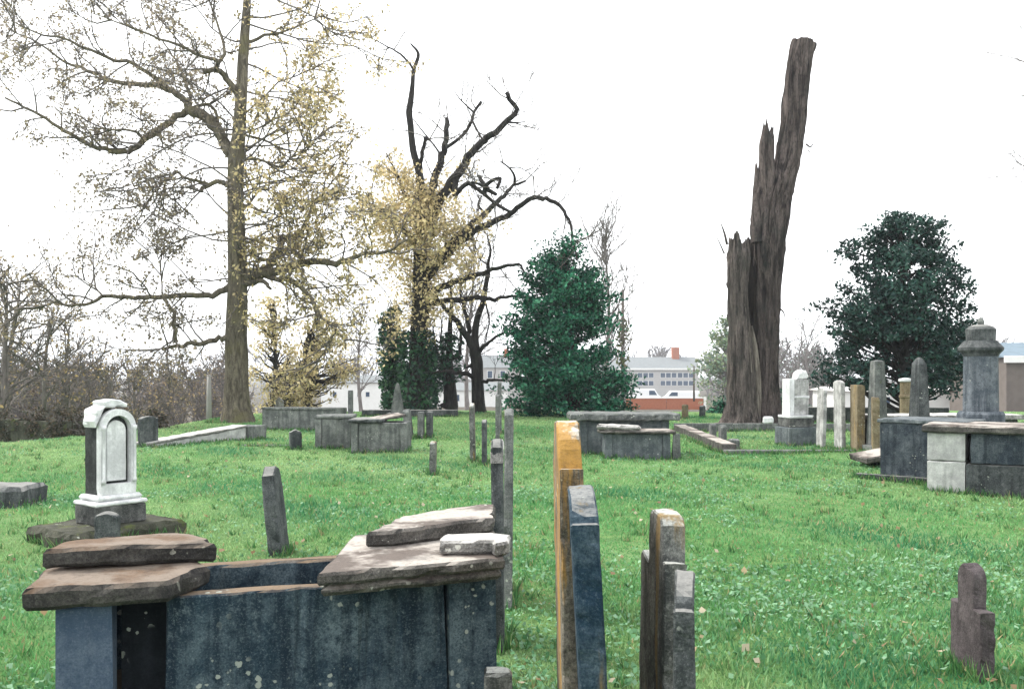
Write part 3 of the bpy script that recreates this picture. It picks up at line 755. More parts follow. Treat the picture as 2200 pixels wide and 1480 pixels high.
# ---- big oak at the left
def oak():
    Y = 30
    trunk = [(510, 925, 50), (509, 905, 38), (508, 870, 29), (508, 800, 25), (508, 720, 23), (510, 640, 22), (510, 567, 20), (507, 480, 18.5), (506, 400, 17), (508, 336, 17), (514, 280, 14), (519, 200, 12.5), (522, 130, 11.5), (527, 60, 10), (531, 0, 8), (534, -70, 5)]
    a = lambda pts, r0, r1: [(p[0], p[1], r0 + (r1 - r0) * i / (len(pts) - 1)) for i, p in enumerate(pts)]
    limbs = [
        (a([(508, 345), (486, 312), (466, 276), (446, 251), (405, 235)], 13, 11), .8),
        (a([(520, 212), (499, 186), (482, 162), (466, 150), (438, 156)], 8, 5), -.8),
        (a([(527, 92), (568, 77), (608, 69), (649, 53), (700, 30)], 4, 1), 1.5),
        (a([(506, 405), (486, 397), (466, 391), (438, 405), (432, 412)], 6, 4), -.6),
        (a([(450, 398), (421, 389), (397, 383), (381, 371), (357, 389), (353, 421), (349, 466)], 4, 1.2), -1.5),
        (a([(381, 371), (350, 392), (318, 430), (300, 455)], 2, .8), -1.5),
        (a([(520, 288), (567, 300), (608, 320), (665, 332), (715, 352)], 3.2, .8), 1.5),
        (a([(520, 340), (567, 346), (604, 359), (624, 340), (665, 322), (700, 330)], 3.2, .8), -1.5),
        (a([(520, 455), (536, 436), (559, 409), (588, 413), (628, 430), (670, 432)], 3.2, .8), 1.8),
        (a([(520, 438), (559, 454), (592, 462), (640, 485)], 2.6, .8), -1.8),
        (a([(515, 590), (545, 586), (566, 582), (580, 569), (587, 552), (604, 534), (604, 510), (622, 514), (649, 500)], 12, 6), 1.0),
        (a([(510, 600), (560, 590), (608, 579), (649, 566), (691, 562), (725, 567), (753, 555), (780, 545), (830, 540), (875, 515)], 11, 2.5), -2.5),
        (a([(540, 598), (570, 594), (601, 600), (632, 607), (667, 638), (677, 652), (682, 673), (701, 690), (722, 700)], 6, 4.2), -2.2),
        (a([(515, 612), (539, 607), (566, 607), (582, 621)], 9, 3), -.9),
        (a([(508, 608), (490, 617), (466, 630), (439, 636), (397, 636), (345, 638), (311, 640), (276, 640), (221, 636), (204, 649), (173, 654), (145, 657), (121, 650), (69, 664), (30, 664)], 7.5, 1.5), -2.0),
        (a([(506, 716), (487, 723), (459, 728), (439, 738), (408, 738), (390, 745), (366, 745), (349, 752)], 7, 3), -1.5),
    ]
    root, polys = traced_tree('oak_tree', 'large left oak with thick trunk, spreading limbs and thin tan leaves', Y, trunk, limbs, 'bark_oak', S=18)
    off = np.array(root.location)
    # secondary limbs that leave the first ones (start at the depth where their parent is)
    sec = [
        (a([(405, 235), (365, 259), (316, 296), (292, 320), (267, 328), (227, 322), (174, 302), (138, 280), (101, 255), (53, 231), (10, 210)], 8, 2), .8, -1.5),
        (a([(405, 235), (389, 211), (357, 190), (316, 184), (243, 176), (211, 162), (174, 146), (138, 134), (81, 91), (30, 70)], 8, 1.5), .8, 3.0),
        (a([(365, 195), (332, 166), (284, 138), (243, 128), (195, 109), (134, 81), (93, 77), (24, 45)], 5.5, 1.5), 1.3, .0),
        (a([(407, 230), (409, 211), (399, 178), (389, 150), (369, 118), (349, 89), (320, 60)], 4.5, 1), .8, 2.5),
        (a([(466, 150), (466, 130), (438, 122), (381, 97), (324, 75), (263, 53), (200, 30)], 5, 1), -.6, -2.5),
        (a([(468, 138), (482, 105), (470, 60), (455, 20), (440, -30)], 4, 1.2), -.6, .6),
        (a([(310, 300), (290, 282), (250, 280), (215, 276), (175, 272)], 3.5, 1.0), -.2, -1.2),
        (a([(408, 236), (448, 224), (466, 250), (472, 290)], 4, 3), .8, .3),
        (a([(649, 500), (665, 458), (681, 430), (713, 409), (750, 395)], 4.5, 1), 1.0, 2.2),
        (a([(656, 562), (632, 541), (608, 538), (600, 545)], 4.5, 3.5), -1.1, .4),
        (a([(722, 700), (722, 714), (739, 728), (742, 752)], 2.6, .8), -2.2, -2.4),
        (a([(712, 698), (714, 725), (700, 750), (680, 778)], 2.0, .8), -2.2, -2.5),
        (a([(352, 638), (359, 655), (373, 669), (376, 700), (378, 735)], 4, 4), -1.0, -1.2),
        (a([(349, 635), (346, 600), (342, 560), (325, 520)], 2, .6), -1.0, 0),
        (a([(323, 635), (311, 614), (294, 600), (270, 590)], 2, .6), -1.1, -2),
        (a([(221, 636), (204, 617), (190, 607), (150, 590)], 2.2, .7), -1.5, -.5),
    ]
    for pts, d0, d1 in sec:
        k = len(pts); P = np.array([W(p[0], p[1], Y + d0 + (d1 - d0) * i / (k - 1)) for i, p in enumerate(pts)]); R = np.array([p[2] * Y / 2000 for p in pts])
        P, R = catmull(P, R, 3); P[1:-1] += rng.normal(0, 1, P[1:-1].shape) * np.minimum(.03, R[1:-1] * .35)[:, None]
        V, F = single_tube(P, R, 8, .05, 3); part('limb', (V - off, F), M['bark_oak'], root, True); polys.append((P, R))
    # upper stem counts as a source of shoots as well, and extra fine limbs on the right
    T, R = limb_world(trunk[5:], Y, 0); stem = [(T, R)]
    nE = 44; tt = rng.uniform(.02, .98, nE); Te = even_poly(T, 60)[0]; st = Te[(tt * 59).astype(int)]
    dx = np.where(rng.uniform(size=nE) < .68, 1, -1) * rng.uniform(.5, 1, nE)
    ex = walk(st, np.stack([dx, rng.uniform(-.8, .8, nE), rng.uniform(-.1, .55, nE)], 1), rng.uniform(2.2, 5.4, nE), 9, .17, .0)
    exr = np.broadcast_to(np.linspace(.035, .012, 9), ex.shape[:2]).copy()
    tips = [(p, r) for p, r in zip(ex, exr)]
    g0 = tubes(ex, exr, 5)
    geo, L1, L2, L3 = twigs_from(tips, 1.25, .6, 1.7, .3, .02, 4, 3, .022)
    gb, M1, M2, M3 = twigs_from(polys, 2.7, .8, 2.1, .15, .05, 5, 3, .03)
    L2 = np.concatenate([L2, M2]); L3 = np.concatenate([L3, M3])
    add_twigs(root, merge([g0, geo, gb]), 'bark_brown')
    Q = np.concatenate([pts_on(L2, 4, .2, .12), pts_on(L3, 4, .2, .10)])
    px, py = pix(Q)
    keep = rng.uniform(size=len(Q)) < np.where(px > 520, .9, .95)
    Q = Q[keep]; px = px[keep]; py = py[keep]
    rt = px > 500
    add_leaves(root, Q[rt], .12, GOLD + OLIVE[:2])
    add_leaves(root, Q[~rt], .105, [(.25, .215, .13), (.29, .24, .15), (.22, .19, .15), (.2, .165, .13), (.26, .22, .17)])
oak()

# ---- broken old tree with golden creeper
def gold_tree():
    Y = 36
    a = lambda pts, r0, r1: [(p[0], p[1], r0 + (r1 - r0) * i / (len(pts) - 1)) for i, p in enumerate(pts)]
    trunk = [(896, 890, 32), (897, 870, 27), (899, 810, 23), (899, 740, 19), (903, 660, 19), (906, 580, 19), (908, 520, 18), (910, 470, 15), (905, 410, 10), (899, 364, 8), (889, 330, 7.5), (884, 293, 7), (882, 269, 7), (879, 242, 7), (882, 219, 6.5), (886, 185, 5), (889, 150, 4.2), (899, 117, 3.4), (882, 94, 1.5)]
    limbs = [
        (a([(889, 152), (876, 131), (852, 111), (825, 97), (785, 77)], 3, .8), .8),
        (a([(903, 370), (903, 340), (913, 303), (916, 298)], 5, 3.5), -.8),
        (a([(908, 500), (920, 440), (930, 401), (940, 371), (950, 334), (955, 317), (958, 293), (960, 263), (959, 255)], 11, 4), .6),
        (a([(908, 530), (930, 470), (943, 432), (970, 391), (984, 374), (1004, 340), (1031, 310), (1055, 290), (1092, 263), (1110, 236), (1094, 215), (1087, 199)], 13, 4), -1.6),
        (a([(905, 590), (950, 545), (985, 510), (1018, 479), (1041, 459), (1065, 435), (1092, 411), (1105, 398), (1129, 389)], 10, 2.4), 1.5),
        (a([(905, 610), (960, 545), (1005, 505), (1038, 487), (1068, 472), (1095, 459), (1119, 438), (1146, 427), (1173, 428), (1200, 442), (1217, 462), (1227, 489), (1234, 526), (1240, 560)], 9, 2), -2.4),
        (a([(905, 640), (950, 615), (988, 603), (1014, 595), (1049, 583), (1078, 573), (1114, 569), (1124, 580), (1136, 606)], 8, 1.6), -1.2),
        (a([(905, 655), (960, 646), (1026, 642), (1062, 645), (1088, 637), (1120, 638), (1150, 646)], 7, 1.6), 1.2),
        (a([(908, 540), (870, 500), (840, 470), (800, 440), (770, 430)], 6, 1.2), -1.0),
        (a([(906, 470), (870, 420), (850, 370), (830, 330)], 5, 1.2), .8),
    ]
    root, polys = traced_tree('old_broken_tree', 'tall broken tree with bare upper limbs and golden creeper round its middle', Y, trunk, limbs, 'bark_dark', S=14)
    off = np.array(root.location)
    sec = [
        (a([(955, 320), (980, 303), (1001, 283), (1014, 259), (1018, 242), (1034, 219)], 4, 3), .45, 1.2),
        (a([(1018, 242), (1004, 229), (987, 212), (975, 195)], 2.5, .8), 1.0, .6),
        (a([(947, 334), (933, 313), (903, 276), (888, 256)], 2.5, .8), .4, -.6),
        (a([(1014, 259), (1025, 280), (1036, 300)], 2.5, 2), .9, .0),
        (a([(1092, 263), (1109, 264), (1129, 262)], 2.5, 1), -1.1, -1.5),
        (a([(980, 388), (977, 418), (990, 405), (1007, 394), (1024, 405), (1041, 418), (1065, 438), (1095, 455)], 6, 3), -.7, -2.0),
        (a([(1041, 418), (1043, 401), (1058, 388), (1075, 384), (1068, 405)], 5, 3), -1.4, -2.2),
        (a([(1043, 401), (1034, 388), (1029, 378)], 5, 3.5), -1.4, -1.0),
        (a([(1043, 404), (1030, 396), (1012, 392)], 4, 2), -1.4, -1.6), (a([(1043, 405), (1055, 412), (1066, 418)], 5, 3.5), -1.4, -1.7),
        (a([(1105, 398), (1105, 378), (1094, 361), (1075, 347)], 3.4, 1.5), 1.2, .6),
        (a([(1094, 361), (1115, 360), (1130, 368), (1148, 380)], 1.6, .6), .8, 1.6),
        (a([(1041, 459), (1028, 440), (1035, 420)], 3, 1.5), .8, .4),
    ]
    for pts, d0, d1 in sec:
        k = len(pts); P = np.array([W(p[0], p[1], Y + d0 + (d1 - d0) * i / (k - 1)) for i, p in enumerate(pts)]); R = np.array([p[2] * Y / 2000 for p in pts])
        P, R = catmull(P, R, 3); V, F = single_tube(P, R, 8, .08, 3); part('limb', (V - off, F), M['bark_dark'], root, True); polys.append((P, R))
    geo, L1, L2, L3 = twigs_from(polys, 1.5, .6, 2.0, .3, .1, 4, 3, .026)
    # golden creeper: shoots from the trunk and lower limbs, thick with leaves
    T, R = limb_world(trunk[1:9], Y, 0); src = even_poly(T, 14)[0]
    S1 = spawn(src[None], 170, .25, 1, .8, 2.7, (.7, 1.5), 6, .25, .02)
    S1b = np.concatenate([spawn(even_poly(P, 12)[0][None], 22, .0, .45, .5, 1.6, (.6, 1.5), 6, .25, -.02) for P, R_ in polys[2:8]] + [spawn(even_poly(P, 12)[0][None], 34, .15, 1, .5, 1.5, (.6, 1.5), 6, .25, -.02) for P, R_ in polys[8:10]])
    nE = 90; st = src[rng.integers(5, 13, nE)]
    S1c = walk(st, np.stack([rng.normal(0, 1, nE), rng.normal(0, .8, nE), rng.uniform(-.35, .45, nE)], 1), rng.uniform(1.6, 3.5, nE), 6, .22, -.02)
    S1 = np.concatenate([S1, S1b, S1c]); S2 = spawn(S1, 4, .2, 1, .25, .7, (.5, 1.2), 4, .3, 0)
    px, py = pix(S2[:, -1]); wgt = np.exp(-((px - 910) / 130) ** 2 - ((py - 500) / 115) ** 2) + .7 * np.exp(-((px - 895) / 45) ** 2 - ((py - 690) / 60) ** 2) + 1.0 * np.exp(-((px - 815) / 60) ** 2 - ((py - 440) / 105) ** 2)
    S2 = S2[rng.uniform(size=len(S2)) < np.clip(wgt * 1.05, .05, .78)]
    rr = lambda P, r: np.broadcast_to(np.linspace(r, r * .4, P.shape[1]), P.shape[:2]).copy()
    add_twigs(root, merge([geo, tubes(S1, rr(S1, .014), 3), tubes(S2, rr(S2, .008), 3)]), 'bark_brown')
    Q = pts_on(S2, 13, .1, .17)
    add_leaves(root, Q, .135, GOLD + [(.76, .63, .38), (.70, .58, .33), (.72, .60, .35)], name='creeper_leaves')
    # ivy at the foot
    z = rng.uniform(-.2, 3.2, 2600); th = rng.uniform(0, 2 * math.pi, 2600); rr_ = .50 + .28 * rng.uniform(size=2600) ** 2 + .35 * (z < 1.0) * rng.uniform(size=2600) + .0
    Q = np.stack([off[0] + rr_ * np.cos(th), off[1] + rr_ * np.sin(th), off[2] + z], 1)
    add_leaves(root, Q, .17, [(.02, .06, .035), (.03, .09, .04), (.015, .04, .03), (.04, .10, .05)], 'gloss', 'ivy')
gold_tree()

# ---- dark twisted tree
def dark_tree():
    Y = 37
    a = lambda pts, r0, r1: [(p[0], p[1], r0 + (r1 - r0) * i / (len(pts) - 1)) for i, p in enumerate(pts)]
    trunk = [(1030, 890, 17), (1028, 868, 14), (1026, 817, 13), (1025, 778, 13), (1020, 755, 12), (1020, 720, 8), (1025, 685, 7), (1032, 665, 6.5), (1039, 645, 6), (1044, 612, 5), (1049, 586, 4.5), (1049, 564, 3.5), (1054, 538, 2.6), (1046, 502, 1.4)]
    limbs = [
        (a([(1022, 762), (1007, 729), (991, 706), (975, 684), (958, 664), (942, 645), (930, 620)], 9, 2.5), -1.2),
        (a([(1018, 745), (1006, 710), (1004, 684), (996, 661), (990, 630), (992, 600)], 6, 1.5), 1.0),
        (a([(1026, 765), (1036, 748), (1049, 736), (1072, 719), (1091, 710), (1110, 690)], 5, 1.4), -1.6),
        (a([(1024, 815), (1008, 806), (988, 800), (965, 797), (949, 797), (925, 802)], 6, 2), -1.4),
        (a([(1030, 822), (1045, 818), (1062, 817), (1080, 816)], 4.5, 2), -1.2),
        (a([(1022, 775), (1012, 785), (1000, 790)], 5, 2), .8),
        (a([(1040, 640), (1050, 680), (1046, 720), (1042, 750)], 2.4, .8), .6),
        (a([(1049, 570), (1030, 555), (1022, 530), (1015, 500)], 2.2, .7), .8),
    ]
    root, polys = traced_tree('twisted_tree', 'black twisted bare tree left of the big evergreen', Y, trunk, limbs, 'bark_dark', S=12)
    T, R = limb_world(trunk[5:], Y, 0)
    geo, L1, L2, L3 = twigs_from(polys + [(T, R)], 1.4, .8, 2.0, .3, .1, 3, 3, .016)
    add_twigs(root, geo, 'bark_dark')
    trunk = [(962, 880, 22), (968, 862, 15), (964, 810, 13), (962, 785, 12), (965, 760, 8), (967, 700, 5), (970, 655, 4), (968, 610, 2)]
    limbs = [(a([(966, 770), (984, 765), (990, 735), (988, 700)], 6, 2), .6), (a([(963, 790), (945, 770), (935, 735), (930, 700)], 5, 1.4), -.8), (a([(963, 785), (950, 755), (948, 720), (950, 680)], 4, 1.2), .8)]
    root, polys = traced_tree('ivy_clad_tree', 'thick short dark tree with ivy between the broken and the twisted trees', 37.5, trunk, limbs, 'bark_dark', S=12)
    geo, L1, L2, L3 = twigs_from(polys, 2.0, .6, 1.6, .3, .1, 3, 3, .016); add_twigs(root, geo, 'bark_dark')
    off = np.array(root.location)
    n = 1500; z = rng.uniform(.9, 2.9, n); th = rng.uniform(0, 6.28, n); r_ = .25 + .75 * rng.uniform(size=n) ** 1.5
    add_leaves(root, np.stack([off[0] - .3 + r_ * np.cos(th), off[1] + r_ * np.sin(th), off[2] + z + .35 * np.cos(th)], 1), .17, [(.02, .06, .035), (.03, .085, .045), (.015, .04, .03)], 'gloss', 'ivy')
dark_tree()

# ---- leafy masses shaped by clumps
def clump_tree(name, label, Y, profile, trunkpx, n_clump, per, leaf, cols, bark_='bark_dark', mat='gloss', clump_r=.45, cat='tree', shell=.55, gaps=0., depth=1.0, droop=-.1, normal=True, py_base=None, boughs=True, aspect=.6, elong=1.0, lift=.3):
    """profile: (py, px_left, px_right) rows; crown is round in plan with those widths"""
    pr = np.array(profile, float)
    cx0 = (trunkpx[0][0] - 1100) / 2000 * Y; root = empty(name, (cx0, Y, gz(cx0, Y)), 0, label, cat); off = np.array(root.location)
    k = Y / 2000
    P, R = limb_world(trunkpx, Y, 0); P, R = catmull(P, R, 3); V, F = single_tube(P, R, 10, .08, 1); part('trunk', (V - off, F), M[bark_], root, True)
    lo, hi = pr[0, 0], pr[-1, 0]
    wid = lambda y: np.interp(y, pr[:, 0], pr[:, 2] - pr[:, 1]); mid = lambda y: np.interp(y, pr[:, 0], (pr[:, 1] + pr[:, 2]) / 2)
    yy = []; 
    while len(yy) < n_clump:
        y = rng.uniform(lo, hi)
        if rng.uniform() < (wid(y) / wid(pr[:, 0]).max()) ** 1.3 + .05: yy.append(y)
    yy = np.array(yy); th = rng.uniform(0, 2 * math.pi, n_clump); rf = rng.uniform(shell, 1.0, n_clump) ** .7 * np.where(rng.uniform(size=n_clump) < .16, rng.uniform(1.0, 1.28, n_clump), 1)
    hw = wid(yy) / 2 * k
    hw = np.maximum(hw - clump_r * .7, .1)
    Cc = np.stack([(mid(yy) - 1100) * k + hw * rf * np.cos(th), Y + hw * depth * rf * np.sin(th), EYE - (yy - 800) * k], 1)
    Cc += rng.normal(0, .12, Cc.shape)
    if gaps:
        g = np.array([mnoise.noise(Vector(c * .75)) for c in Cc]); Cc = Cc[g > gaps - .5]
    n = len(Cc); out = unit(Cc - np.array([0, 0, .0]) - np.stack([(mid(np.interp(Cc[:, 2], [Cc[:, 2].min(), Cc[:, 2].max()], [hi, lo])) - 1100) * k, np.full(n, Y), Cc[:, 2] - .6], 1))
    if boughs:
        sel = rng.permutation(n)[:min(n, 130)]
        axis_z = np.clip(Cc[sel, 2] - rng.uniform(.3, 1.2, len(sel)), off[2] + .4, None)
        tx = np.interp(axis_z, P[:, 2], P[:, 0]); st = np.stack([tx, np.full(len(sel), Y), axis_z], 1)
        t = np.linspace(0, 1, 6)[None, :, None]; B = st[:, None] + (Cc[sel] - st)[:, None] * t; B[:, 1:-1] += rng.normal(0, .06, B[:, 1:-1].shape)
        add_twigs(root, tubes(B, np.broadcast_to(np.linspace(.05, .012, 6), B.shape[:2]).copy(), 5), bark_, 'boughs')
    sc = rng.uniform(.6, 1.35, n)
    u = rng.normal(size=(n, per, 3)); u = u / np.linalg.norm(u, axis=2, keepdims=True) * rng.uniform(.15, 1, (n, per, 1)) ** .5
    u[:, :, 2] *= .6
    if elong != 1.0:
        dd = unit(out + np.array([0, 0, lift]) + rng.normal(0, .25, out.shape)); al = (u * dd[:, None]).sum(2, keepdims=True)
        u = u * .75 + dd[:, None] * (al * (elong - .75))
    Q = Cc[:, None] + u * (clump_r * sc)[:, None, None]; Q[:, :, 2] += droop * np.linalg.norm(u[:, :, :2], axis=2) * clump_r
    nrm = np.repeat(out, per, 0) * .8 + np.array([0, 0, .7])
    cc = np.asarray(cols); tint = rng.uniform(.7, 1.3, (n, 1))
    V, F, col = leaves(Q.reshape(-1, 3), leaf, cols, .25, normal=nrm if normal else None, aspect=aspect)
    col = col * np.repeat(tint, per * 4, 0)
    o = link('crown', np_mesh('crown', V - off, F, col), M[mat], root); o['kind'] = 'stuff'
    return root
EVER = [(.010, .078, .042), (.018, .115, .062), (.006, .048, .032), (.05, .18, .10)]
clump_tree('evergreen_tree', 'broad dark green conical evergreen in the centre', 34.5,
           [(512, 1192, 1236), (560, 1150, 1285), (600, 1125, 1298), (640, 1095, 1312), (700, 1085, 1318), (760, 1082, 1335), (800, 1080, 1352), (850, 1092, 1366), (880, 1100, 1362), (900, 1110, 1350)],
           [(1220, 900, 14), (1222, 800, 11), (1222, 700, 8), (1218, 600, 4), (1214, 525, 1.5)], 460, 110, .14, EVER, clump_r=.46, shell=.3, droop=-.25, gaps=.22, elong=2.1, lift=.25)
clump_tree('narrow_evergreen', 'narrow upright evergreen beside the ivy covered broken tree', 38,
           [(665, 830, 848), (700, 818, 862), (760, 815, 872), (830, 816, 874), (875, 818, 874)],
           [(845, 885, 6), (845, 780, 4), (842, 680, 1.5)], 110, 60, .16, [(.02, .07, .035), (.03, .10, .05), (.04, .11, .04), (.015, .05, .03)], clump_r=.34, droop=-.2)
HOLLY = [(.012, .036, .028), (.02, .055, .04), (.008, .026, .024), (.035, .075, .06)]
clump_tree('holly_tree', 'dark glossy leaved evergreen tree with sky gaps at the right', 27,
           [(460, 1905, 1965), (490, 1850, 2045), (540, 1795, 2075), (600, 1775, 2092), (650, 1780, 2105), (700, 1785, 2105), (760, 1755, 2105), (800, 1745, 2105), (825, 1755, 2095), (842, 1790, 2060)],
           [(1945, 880, 12), (1944, 780, 10), (1942, 680, 8), (1940, 600, 5), (1938, 470, 1.5)], 900, 44, .12, HOLLY, clump_r=.36, shell=.15, gaps=.30, droop=0.)
GY = [(.60, .49, .27), (.54, .44, .23), (.64, .54, .32), (.46, .39, .21), (.40, .36, .19)]
clump_tree('yellow_tree', 'golden leaved small tree right of the oak trunk', 42,
           [(630, 560, 620), (690, 535, 660), (760, 525, 680), (820, 520, 690), (880, 530, 680)], [(590, 890, 6), (592, 800, 5), (588, 650, 1.5)], 230, 26, .15, GY, mat='leaf', clump_r=.6, gaps=.38, shell=.2)
clump_tree('yellow_tree', 'golden and olive tree with dark ivied stem left of the white house', 44,
           [(660, 650, 740), (720, 630, 775), (780, 615, 800), (830, 620, 790), (878, 625, 730)], [(660, 890, 11), (658, 800, 10), (662, 730, 6), (690, 680, 1.5)], 200, 24, .15, GY + OLIVE[:2], mat='leaf', clump_r=.5, gaps=.35, shell=.2)
clump_tree('pale_green_tree', 'pale green loose tree left of the dead trunk', 75,
           [(680, 1545, 1575), (730, 1510, 1600), (790, 1490, 1620), (850, 1490, 1630), (880, 1500, 1620)], [(1560, 890, 5), (1560, 800, 4), (1560, 690, 1)], 170, 32, .27, [(.22, .29, .16), (.18, .26, .17), (.26, .30, .17), (.16, .24, .18)], 'bark_grey', 'leaf', clump_r=.8, gaps=.35, shell=.2)
for (px, py0, h, w_, Y, lb) in ((1553, 892, 26, 60, 36, 'low dark green shrub left of the dead trunk foot'), (1708, 905, 60, 70, 31, 'dark green shrub just right of the dead trunk foot')):
    clump_tree('shrub', lb, Y, [(py0 - h, px - w_ * .3, px + w_ * .3), (py0 - h * .5, px - w_ * .5, px + w_ * .5), (py0, px - w_ * .45, px + w_ * .45)], [(px, py0, 2), (px, py0 - h * .5, 1.5), (px, py0 - h, .8)], 40, 40, .12, EVER, clump_r=.25, cat='shrub')

# ---- dead trunk
def dead_trunk():
    Y = 28; k = Y / 2000
    base = W(1625, 915, Y); root = empty('dead_tree', (base[0], Y, 0), 0, 'huge dead tree trunk with broken leaning top and split bark', 'tree'); off = np.array(root.location)
    def stem(name, pts, dys, S, sub, amp, seed, jag, mat='bark_dead', furrow=.16):
        P = np.array([W(p[0], p[1], Y + d) for p, d in zip(pts, dys)]); R = np.array([p[2] * k for p in pts]); P, R = catmull(P, R, sub)
        V, F = tubes(P[None], R[None], S); V = V.reshape(len(P), S, 3)
        for i in range(len(P)):
            for j in range(S):
                a = 2 * math.pi * j / S; d = V[i, j] - P[i]; z = P[i][2]
                f1 = mnoise.noise(Vector((math.cos(a) * 1.6 + seed, math.sin(a) * 1.6, z * .6))) + .5 * mnoise.noise(Vector((math.cos(a) * 3 + seed, math.sin(a) * 3, z * 1.7)))
                f2 = abs(mnoise.noise(Vector((math.cos(a) * 6 + seed, math.sin(a) * 6, z * .45)))) 
                f3 = mnoise.noise(Vector((math.cos(a) * 16, math.sin(a) * 16 + seed, z * 2.2)))
                V[i, j] = P[i] + d * (1 + amp * f1 + furrow * (min(f2 * 3.2, .9) - .6) + .07 * f3 + .04 * mnoise.noise(Vector((d[0] * 9, d[1] * 9, z * 6))))
        if jag:
            for j in range(S):
                aj = 2 * math.pi * j / S; up = jag * (1.5 * mnoise.noise(Vector((math.cos(aj) * 1.1 + seed, math.sin(aj) * 1.1, 0))) + 1.1 * max(0, mnoise.noise(Vector((math.cos(aj) * 3.3, math.sin(aj) * 3.3, seed)))) ** 1.0 + .35 * mnoise.noise(Vector((math.cos(aj) * 9, math.sin(aj) * 9, seed))))
                for b in range(6): V[-1 - b, j, 2] += up * (1 - b / 6)
        V = V.reshape(-1, 3); F = [tuple(f) for f in F]; n = len(V)
        # sunken broken end
        c = V[-S:].mean(0) - np.array([0, 0, .12 if jag else 0]); V = np.vstack([V, c]); F += [(n - S + j, n - S + (j + 1) % S, n) for j in range(S)]
        return part(name, (V - off, F), M[mat], root, True)
    stem('trunk', [(1662, 935, 54), (1659, 912, 37), (1652, 870, 25), (1648, 800, 23), (1647, 700, 25), (1649, 600, 29), (1651, 530, 35), (1656, 460, 38), (1664, 420, 36), (1676, 385, 31), (1690, 350, 26), (1699, 300, 25), (1706, 250, 25.5), (1713, 180, 25), (1721, 120, 25), (1728, 90, 25)], [.1, .1, .1, .1, .1, .05] + [0] * 10, 110, 9, .12, 2.0, .06)
    stem('broken_stem', [(1586, 935, 60), (1592, 912, 44), (1593, 870, 31), (1592, 800, 27), (1589, 700, 22), (1585, 640, 20), (1585, 590, 23), (1587, 555, 24), (1587, 520, 20)], [-.3] * 9, 96, 9, .14, 7.0, .34, 'bark_dead_pale')
    stem('broken_spur', [(1656, 430, 27), (1650, 385, 20), (1648, 345, 15.5), (1648, 308, 15), (1651, 286, 12)], [-.1, -.15, -.2, -.2, -.2], 40, 8, .14, 12.0, .32)
    stem('bark_flap', [(1638, 520, 25), (1634, 460, 20), (1633, 410, 14), (1632, 372, 9)], [-.1, -.12, -.12, -.12], 28, 6, .2, 19., .3)
    stem('hollow_core', [(1616, 935, 40), (1619, 900, 28), (1620, 800, 22), (1618, 700, 21), (1619, 600, 24), (1622, 520, 20)], [.22] * 6, 48, 6, .15, 31., .2, 'bark_black')
    # pale splintered strips and shadow-dark hollow along the split
    def strip(name, pts, mat, dy, thick=.05):
        P = np.array([W(p[0], p[1], Y + dy) for p in pts]); wd = np.array([p[2] * k for p in pts]); V = []; F = []
        for i, p in enumerate(P):
            j1, j2 = random.uniform(-.02, .02), random.uniform(-.02, .02)
            V += [(p[0] - wd[i] + j1, p[1], p[2]), (p[0] - wd[i] * .2, p[1] - thick, p[2]), (p[0] + wd[i] + j2, p[1], p[2]), (p[0], p[1] + .25, p[2])]
        for i in range(len(P) - 1):
            for q in range(4): F.append((i * 4 + q, i * 4 + (q + 1) % 4, i * 4 + 4 + (q + 1) % 4, i * 4 + 4 + q))
        F += [(3, 2, 1, 0), tuple(len(V) - 4 + q for q in range(4))]
        part(name, (np.array(V) - off, F), M[mat], root)
    strip('bare_wood_strip', [(1594, 600, 1), (1597, 630, 4), (1600, 670, 5), (1605, 710, 5), (1610, 760, 4), (1613, 800, 2)], 'wood_pale', -.52)
    strip('bare_wood_strip', [(1616, 700, 2), (1621, 740, 7), (1625, 800, 8), (1628, 860, 7), (1630, 900, 5)], 'wood_pale', -.20)
    for pts, dY in (([(1562, 525, 3), (1556, 500, 2.4), (1548, 478, .8)], -.3), ([(1556, 545, 2), (1545, 520, 1.2), (1534, 500, .4)], -.5), ([(1732, 310, 2), (1742, 316, 1.5), (1752, 300, .4)], -.3), ([(1735, 322, 1), (1750, 340, .6), (1760, 352, .3)], .2),
                    ([(1672, 660, 2), (1684, 672, 1.4), (1688, 695, .5)], -.3), ([(1570, 620, 4), (1564, 616, 3), (1561, 608, 1.5)], -.2), ([(1573, 690, 4), (1566, 686, 3.5), (1563, 676, 2)], -.2), ([(1720, 370, .8), (1732, 400, .5), (1745, 420, .3)], 0)):
        P, R = limb_world(pts, Y, dY); P, R = catmull(P, R, 3); V, F = single_tube(P, R, 6, 0); part('snag', (V - off, F), M['bark_dead'], root, True)
dead_trunk()

